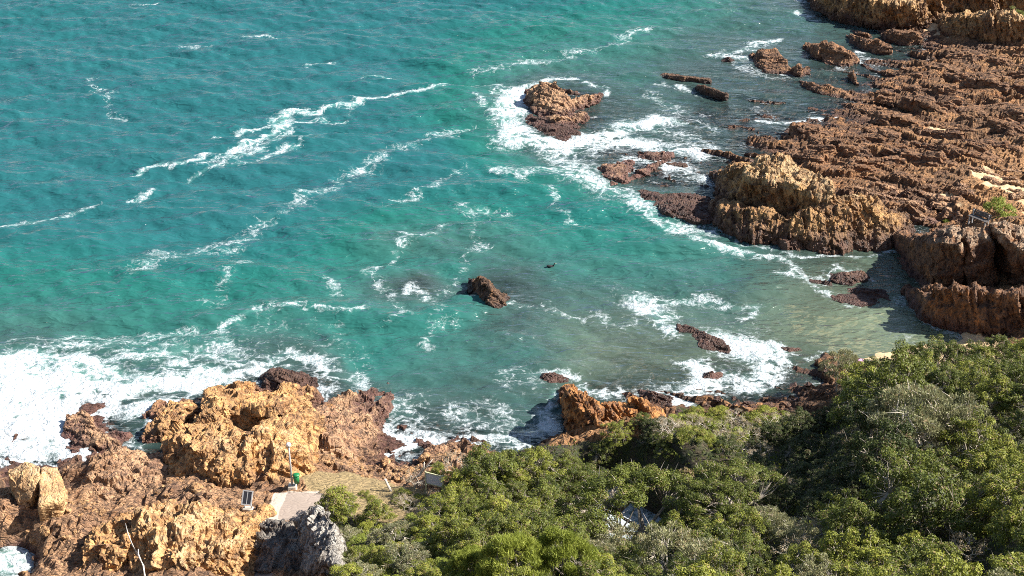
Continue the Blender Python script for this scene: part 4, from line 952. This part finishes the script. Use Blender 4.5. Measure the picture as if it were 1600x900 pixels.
REG = [   # polygon (crown pixels), kind weights, n, min spacing, scale range, place words, height factor
 ([(1330, 575), (1450, 545), (1600, 540), (1640, 600), (1600, 640), (1480, 600), (1380, 620)], {'dark': 4, 'mid': 3}, 26, 1.5, (.75, 1.05), 'on the ridge above the beach', 1.0),
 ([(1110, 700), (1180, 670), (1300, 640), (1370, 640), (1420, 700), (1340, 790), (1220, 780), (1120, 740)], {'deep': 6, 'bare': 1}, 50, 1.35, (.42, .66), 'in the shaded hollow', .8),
 ([(1420, 700), (1520, 680), (1640, 640), (1640, 780), (1400, 800)], {'dark': 5, 'mid': 3, 'grey': 1, 'bare': 1}, 44, 1.7, (.75, 1.1), 'right of the shaded hollow', 1.0),
 ([(1060, 720), (1130, 760), (1220, 790), (1340, 800), (1640, 790), (1650, 960), (1080, 960), (1060, 850)], {'dark': 4, 'mid': 5, 'grey': 2, 'bare': 1}, 100, 1.65, (.75, 1.1), 'in the bottom right thicket', 1.0),
 ([(690, 770), (760, 720), (900, 715), (930, 770), (920, 850), (700, 850)], {'dark': 5, 'mid': 4}, 40, 1.5, (.6, .95), 'left of the white gap', .9),
 ([(540, 830), (620, 810), (700, 790), (720, 850), (700, 950), (540, 950)], {'mid': 3, 'low': 4, 'lowlime': 3, 'grey': 2}, 60, .95, (.5, .8), 'right of the grey crag', .7),
 ([(700, 860), (1060, 860), (1080, 960), (690, 960)], {'mid': 4, 'grey': 1, 'dark': 2}, 30, 1.4, (.6, .9), 'along the bottom centre edge', .8),
 ([(1040, 660), (1070, 640), (1130, 635), (1220, 645), (1280, 645), (1200, 670), (1120, 695), (1060, 690)], {'low': 4, 'lowlime': 3, 'bare': 3}, 50, .75, (.5, .9), 'right of the orange crag', .8),
 ([(870, 742), (960, 728), (1060, 722), (1140, 730), (1140, 775), (1000, 755)], {'dark': 3, 'mid': 2, 'low': 1}, 26, 1.1, (.4, .62), 'behind the spreading tree', .8),
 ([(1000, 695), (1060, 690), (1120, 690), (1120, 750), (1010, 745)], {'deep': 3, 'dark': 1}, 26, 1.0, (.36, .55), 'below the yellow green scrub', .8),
 ([(620, 770), (700, 765), (720, 780), (650, 800)], {'low': 2, 'bare': 3}, 9, .7, (.4, .6), 'around the notice board', .7),
 ([(560, 760), (660, 790), (600, 815)], {'low': 3}, 5, .8, (.3, .45), 'on the dry bank', .6)]
WORD = {'deep': ('deep green shrub', 'green shrubs with shade-darkened leaves'), 'dark': ('dark green shrub', 'dark green shrubs'), 'mid': ('fresh green shrub', 'fresh green shrubs'), 'grey': ('pale grey green shrub', 'grey green shrubs'), 'low': ('low green scrub', 'low scrub mounds'),  # 'deep': dark shrubs with shade put into the leaf colour
        'lowlime': ('low yellow green scrub', 'yellow green scrub mounds'), 'bare': ('dry twiggy scrub', 'dry scrub'), 'feather': ('feathery bush', 'feathery bushes')}
HG = {'deep': 2.9, 'dark': 2.9, 'mid': 2.9, 'grey': 2.5, 'low': .8, 'lowlime': .8, 'bare': 1.9}
# clear space round objects that must stay visible
KEEP = [at(660, 770, 2.6), at(690, 770, 2.6)] + [Vector((x_, y_, 0)) for x_ in (4.5, 6.5, 8.5, 10.5) for y_ in (70.5, 73, 75.5, 78)]
for poly, kinds, n, sp_, (s0, s1), words, sz in REG:
    xs = [p[0] for p in poly]; ys = [p[1] for p in poly]; ks = list(kinds); ws = [kinds[k] for k in ks]
    N = n * 8; ca = np.stack([RNG.uniform(min(xs), max(xs), N), RNG.uniform(min(ys), max(ys), N)], 1)
    ca = ca[poly_sd(ca[:, 0], ca[:, 1], poly) < 0]; kk = random.choices(ks, ws, k=len(ca)); ss = np.array([random.uniform(s0, s1) for _ in ca])
    hg = np.array([HG[k] for k in kk]) * ss * .7 * sz; g = np.full(len(ca), 5.0)
    for _ in range(5):
        Wp = np.array([at(a, b, c) for (a, b), c in zip(ca, g + hg)]); g = base_h(Wp[:, 0].copy(), Wp[:, 1].copy())
    cnt = 0
    for i in range(len(ca)):
        if cnt >= n: break
        x, y = Wp[i, 0], Wp[i, 1]; s = ss[i]
        if g[i] < .35 or (3 < x < 15.5 and 71 < y < 80): continue
        if any((x - a) ** 2 + (y - b) ** 2 < (sp_ * .62 * (s + min(t, 1.3))) ** 2 for a, b, t in PLANTS): continue
        if any((x - q.x) ** 2 + (y - q.y) ** 2 < 2.2 ** 2 for q in KEEP) and kk[i] not in ('low', 'bare', 'lowlime'): continue
        if any((x - q.x) ** 2 + (y - q.y) ** 2 < 1.0 for q in KEEP): continue
        w = WORD[kk[i]]
        plant(kk[i], x, y, g[i] - .05, s, random.uniform(0, 6.28), w[0] + ' ' + words, w[1] + ' ' + words, sz=sz * random.uniform(.85, 1.1)); cnt += 1
    print('  region', words, cnt)
print('plants', len(PLANTS), time.time() - T0)
# leafy undergrowth over the hillside: one mass
N = 60000; ux = RNG.uniform(-22, 62, N); uy = RNG.uniform(50, 96, N); uh = base_h(ux, uy); upx, upy = proj(ux, uy, uh)
ok = (poly_sd(upx, upy, SOIL[0]) < -4) & (uh > .5) & (poly_sd(upx, upy, DRY[0]) > 3)
c = np.stack([ux, uy, uh + RNG.uniform(.0, .45, N)], 1)[ok]; n = len(c)
V = leaf_quads(c, n, np.tile([0, 0, 1.0], (n, 1)), .26, .12, RNG); me = np_mesh('undergrowth', V, np.arange(len(V)).reshape(-1, 4), flat=True)
attr(me, 'tone', np.repeat(RNG.uniform(0, .8, n), 4)); o = link('undergrowth', me, M['leaf_dark']); tag(o, 'leafy dark undergrowth covering the hillside between the shrubs', 'undergrowth', kind='stuff')

# ------------------------------------------------------------------ man-made things
b = ground_at(457, 763, 3)
e = empty('lamp_post', b); tag(e, 'slim grey lamp post on a concrete plinth at the golden headland', 'lamp post')
bm = bmesh.new(); tube(bm, [(0, 0, .3), (0, 0, 3.5)], [.07, .05], 10); bm_obj('pole', bm, M['galv'], e, False)
bm = bmesh.new()
box(bm, (0, 0, -.1), (.75, .75, .9), bev=.05)
for v in bm.verts:
    if v.co.z > .2: v.co.x *= .72; v.co.y *= .72
bm_obj('plinth', bm, M['conc'], e)
bm = bmesh.new(); bmesh.ops.create_uvsphere(bm, u_segments=14, v_segments=8, radius=.17); bmesh.ops.translate(bm, vec=(0, 0, 3.62), verts=bm.verts)
hd = bm_obj('lamp_head', bm, M['white'], e, False)
bm = bmesh.new(); tube(bm, [(0, 0, 3.44), (0, 0, 3.52)], [.09, .11], 10); bm_obj('collar', bm, M['galv'], hd, False)
e = empty('litter_bin', b + Vector((.34, -.05, .55))); tag(e, 'green litter bin hanging on the lamp post', 'bin')
bm = bmesh.new(); tube(bm, [(0, 0, 0), (0, 0, .62)], [.17, .23], 14); bm_obj('bin_body', bm, M['green'], e, False)
bm = bmesh.new(); tube(bm, [(0, 0, .62), (0, 0, .67), (0, 0, .74)], [.25, .25, .12], 14); bm_obj('lid', bm, M['green'], e, False)
bm = bmesh.new(); box(bm, (-.24, .02, .38), (.12, .05, .05)); bm_obj('bracket', bm, M['galv'], e)
# small information stand
b = ground_at(388, 797, 3); e = empty('information_stand', b, R(-10)); e.scale = (.82,) * 3; tag(e, 'small grey framed information stand with dark panel left of the path', 'sign')
bm = bmesh.new(); box(bm, (0, 0, .05), (.85, .5, .5), bev=.04); bm_obj('footing', bm, M['conc'], e)
for sx1 in (-.3, .3):
    bm = bmesh.new(); box(bm, (sx1, 0, .6), (.08, .1, .9), bev=.01); bm_obj('leg', bm, M['galv'], e)
rt = Matrix.Rotation(R(-52), 3, 'X')
bm = bmesh.new()
for c_, s_ in (((0, .55, 0), (.86, .09, .09)), ((0, -.55, 0), (.86, .09, .09)), ((-.385, 0, 0), (.09, 1.008, .085)), ((.385, 0, 0), (.09, 1.008, .085)), ((0, 0, 0), (.05, 1.008, .08))):
    box(bm, Vector((0, .05, 1.25)) + rt.inverted() @ Vector(c_), s_, rt.inverted())
bm_obj('frame', bm, M['galv'], e)
bm = bmesh.new(); box(bm, Vector((0, .05, 1.25)), (.68, 1.0, .04), rt.inverted()); bm_obj('panel', bm, M['black'], e)
# notice board seen from behind
b0 = ground_at(666, 772, 2.6); b1 = ground_at(690, 776, 2.6)
d = (b1 - b0); yaw = math.atan2(d.y, d.x); wdt = 1.28; yaw = R(-22)
e = empty('notice_board', b0, yaw); tag(e, 'grey notice board on two pale timber posts among bushes by the shore', 'sign')
for k, xx in enumerate((0, wdt)):
    bm = bmesh.new(); box(bm, (xx, 0, .75), (.09, .09, 2.3), bev=.012); bm_obj('post', bm, M['post'], e)
bm = bmesh.new(); box(bm, (wdt / 2, 0, 1.36), (wdt - .095, .035, .78)); bm_obj('board', bm, M['board'], e)
for zz in (1.80, .93):
    bm = bmesh.new(); box(bm, (wdt / 2, 0, zz), (wdt - .095, .07, .08), bev=.01); bm_obj('rail', bm, M['post'], e)
# leaning pale post
b = ground_at(610, 768, 2.4); e = empty('leaning_post', b); tag(e, 'short pale post leaning at the edge of the dry bank', 'post')
bm = bmesh.new(); tube(bm, [(.15, 0, -.3), (-.35, .15, .95)], [.09, .085], 8); bm_obj('shaft', bm, M['drift'], e)
# bench on the stack
bz = at(1528, 349, 6.9); e = empty('bench', bz, R(-52)); tag(e, 'dark slatted bench with grey frame on top of the dark cliff stack', 'bench')
for k in range(4):
    bm = bmesh.new(); box(bm, (0, -.2 + .14 * k, .5), (1.9, .115, .045), bev=.008); bm_obj('slat', bm, M['timber'], e)
for k in range(3):
    bm = bmesh.new(); box(bm, (0, .36 + .03 * k, .66 + .15 * k), (1.9, .045, .12), bev=.008); bm_obj('back_slat', bm, M['timber'], e)
for xx in (-.8, .8):
    bm = bmesh.new(); box(bm, (xx, -.18, .08), (.08, .08, .78)); box(bm, (xx, .31, .33), (.08, .08, 1.3)); box(bm, (xx, .06, .44), (.07, .56, .07)); bm_obj('leg_frame', bm, M['galv'], e)
# bleached branches
b = at(212, 868, 4.3)
def branch(name, chains, mat, label, cat='branch'):
    w0 = chains[0][0][0]; e = empty(name, w0); tag(e, label, cat); bm = bmesh.new()
    for ptsw, rad in chains: tube(bm, [p - w0 for p in ptsw], rad, 6)
    bm_obj('wood', bm, M[mat], e, False)
branch('bleached_branch', [([at(226, 900, 4.9), at(224, 884, 5.1), at(216, 868, 5.2), at(207, 852, 5.1), at(200, 834, 4.9), at(196, 818, 4.7)], [.07, .06, .055, .045, .035, .02]),
                           ([at(220, 876, 5.1), at(216, 866, 5.4), at(216, 858, 5.6)], [.06, .05, .03])], 'drift', 'long bleached branch lying on the golden rock mass, bottom left')
branch('dead_tree', [([at(640, 752, 2.0), at(656, 742, 3.0), at(662, 730, 3.7), at(663, 722, 4.2)], [.10, .085, .06, .03]), ([at(661, 734, 3.5), at(670, 728, 3.8), at(684, 729, 3.9), at(694, 734, 3.7)], [.06, .05, .04, .02]), ([at(658, 740, 3.1), at(668, 727, 4.0), at(676, 718, 4.5)], [.05, .04, .02])],
       'drift', 'bleached white bare tree limb reaching up behind the notice board', 'dead tree')
# cloth on the shore rock beyond the ridge, and the bird on the bay
c0 = at(1348, 566, 3.5); e = empty('cloth_bundle', c0); tag(e, 'small pink and white cloth bundle showing over bushes at the shore', 'cloth')
def blob(name, c_, r_, mat, par, seed):
    bm = bmesh.new(); bmesh.ops.create_icosphere(bm, subdivisions=3, radius=1)
    rr = random.Random(seed)
    for v in bm.verts:
        v.co = Vector((v.co.x * r_[0], v.co.y * r_[1], v.co.z * r_[2])) * (1 + .25 * math.sin(7 * v.co.x + seed) * math.cos(6 * v.co.y + seed)) + Vector(c_)
    return bm_obj(name, bm, M[mat], par, False)
blob('pink_fold', (-.15, 0, .1), (.32, .22, .16), 'cloth', e, 1); blob('white_fold', (.3, -.1, .1), (.38, .2, .13), 'cloth2', e, 2)
w = at(860, 417, 0.12); e = empty('water_bird', w); tag(e, 'dark bird floating alone on the green bay', 'bird')
bm = bmesh.new(); bmesh.ops.create_icosphere(bm, subdivisions=3, radius=1)
for v in bm.verts:
    x, y, z = v.co; v.co = Vector((x * .36, y * .15 * (1 - .35 * max(0, x)), z * .13 + max(0, -x) ** 2 * .07 + .07))
body = bm_obj('body', bm, M['bird'], e, False)
bm = bmesh.new(); tube(bm, [(.26, 0, .1), (.34, 0, .24), (.37, 0, .32)], [.07, .05, .045], 8); bmesh.ops.create_icosphere(bm, subdivisions=2, radius=.07, matrix=Matrix.Translation((.39, 0, .34))); bm_obj('head', bm, M['bird'], e, False)
bm = bmesh.new(); tube(bm, [(.44, 0, .34), (.56, 0, .33)], [.025, .006], 6); bm_obj('beak', bm, M['post'], e, False)
# each repeat gets words that say which one it is
ORD = ['first', 'second', 'third', 'fourth', 'fifth', 'sixth', 'seventh', 'eighth', 'ninth', 'tenth', 'eleventh', 'twelfth']
byl = {}
for o in C.objects:
    if o.parent is None and o.get('group'): byl.setdefault(o['label'], []).append(o)
for lb, os_ in byl.items():
    if len(os_) < 2: continue
    pr = sorted([(float(proj(o.location.x, o.location.y, o.location.z)[1]), float(proj(o.location.x, o.location.y, o.location.z)[0]), i) for i, o in enumerate(os_)])
    nr = 1 if len(os_) <= 6 else math.ceil(len(os_) / 8); per = math.ceil(len(os_) / nr)
    for r_ in range(nr):
        row = sorted(pr[r_ * per:(r_ + 1) * per], key=lambda t: t[1])
        for k, t in enumerate(row):
            os_[t[2]]['label'] = lb + (', ' + ORD[r_] + ' row' if nr > 1 else '') + ', ' + ORD[k] + ' from left'
print('done', time.time() - T0)
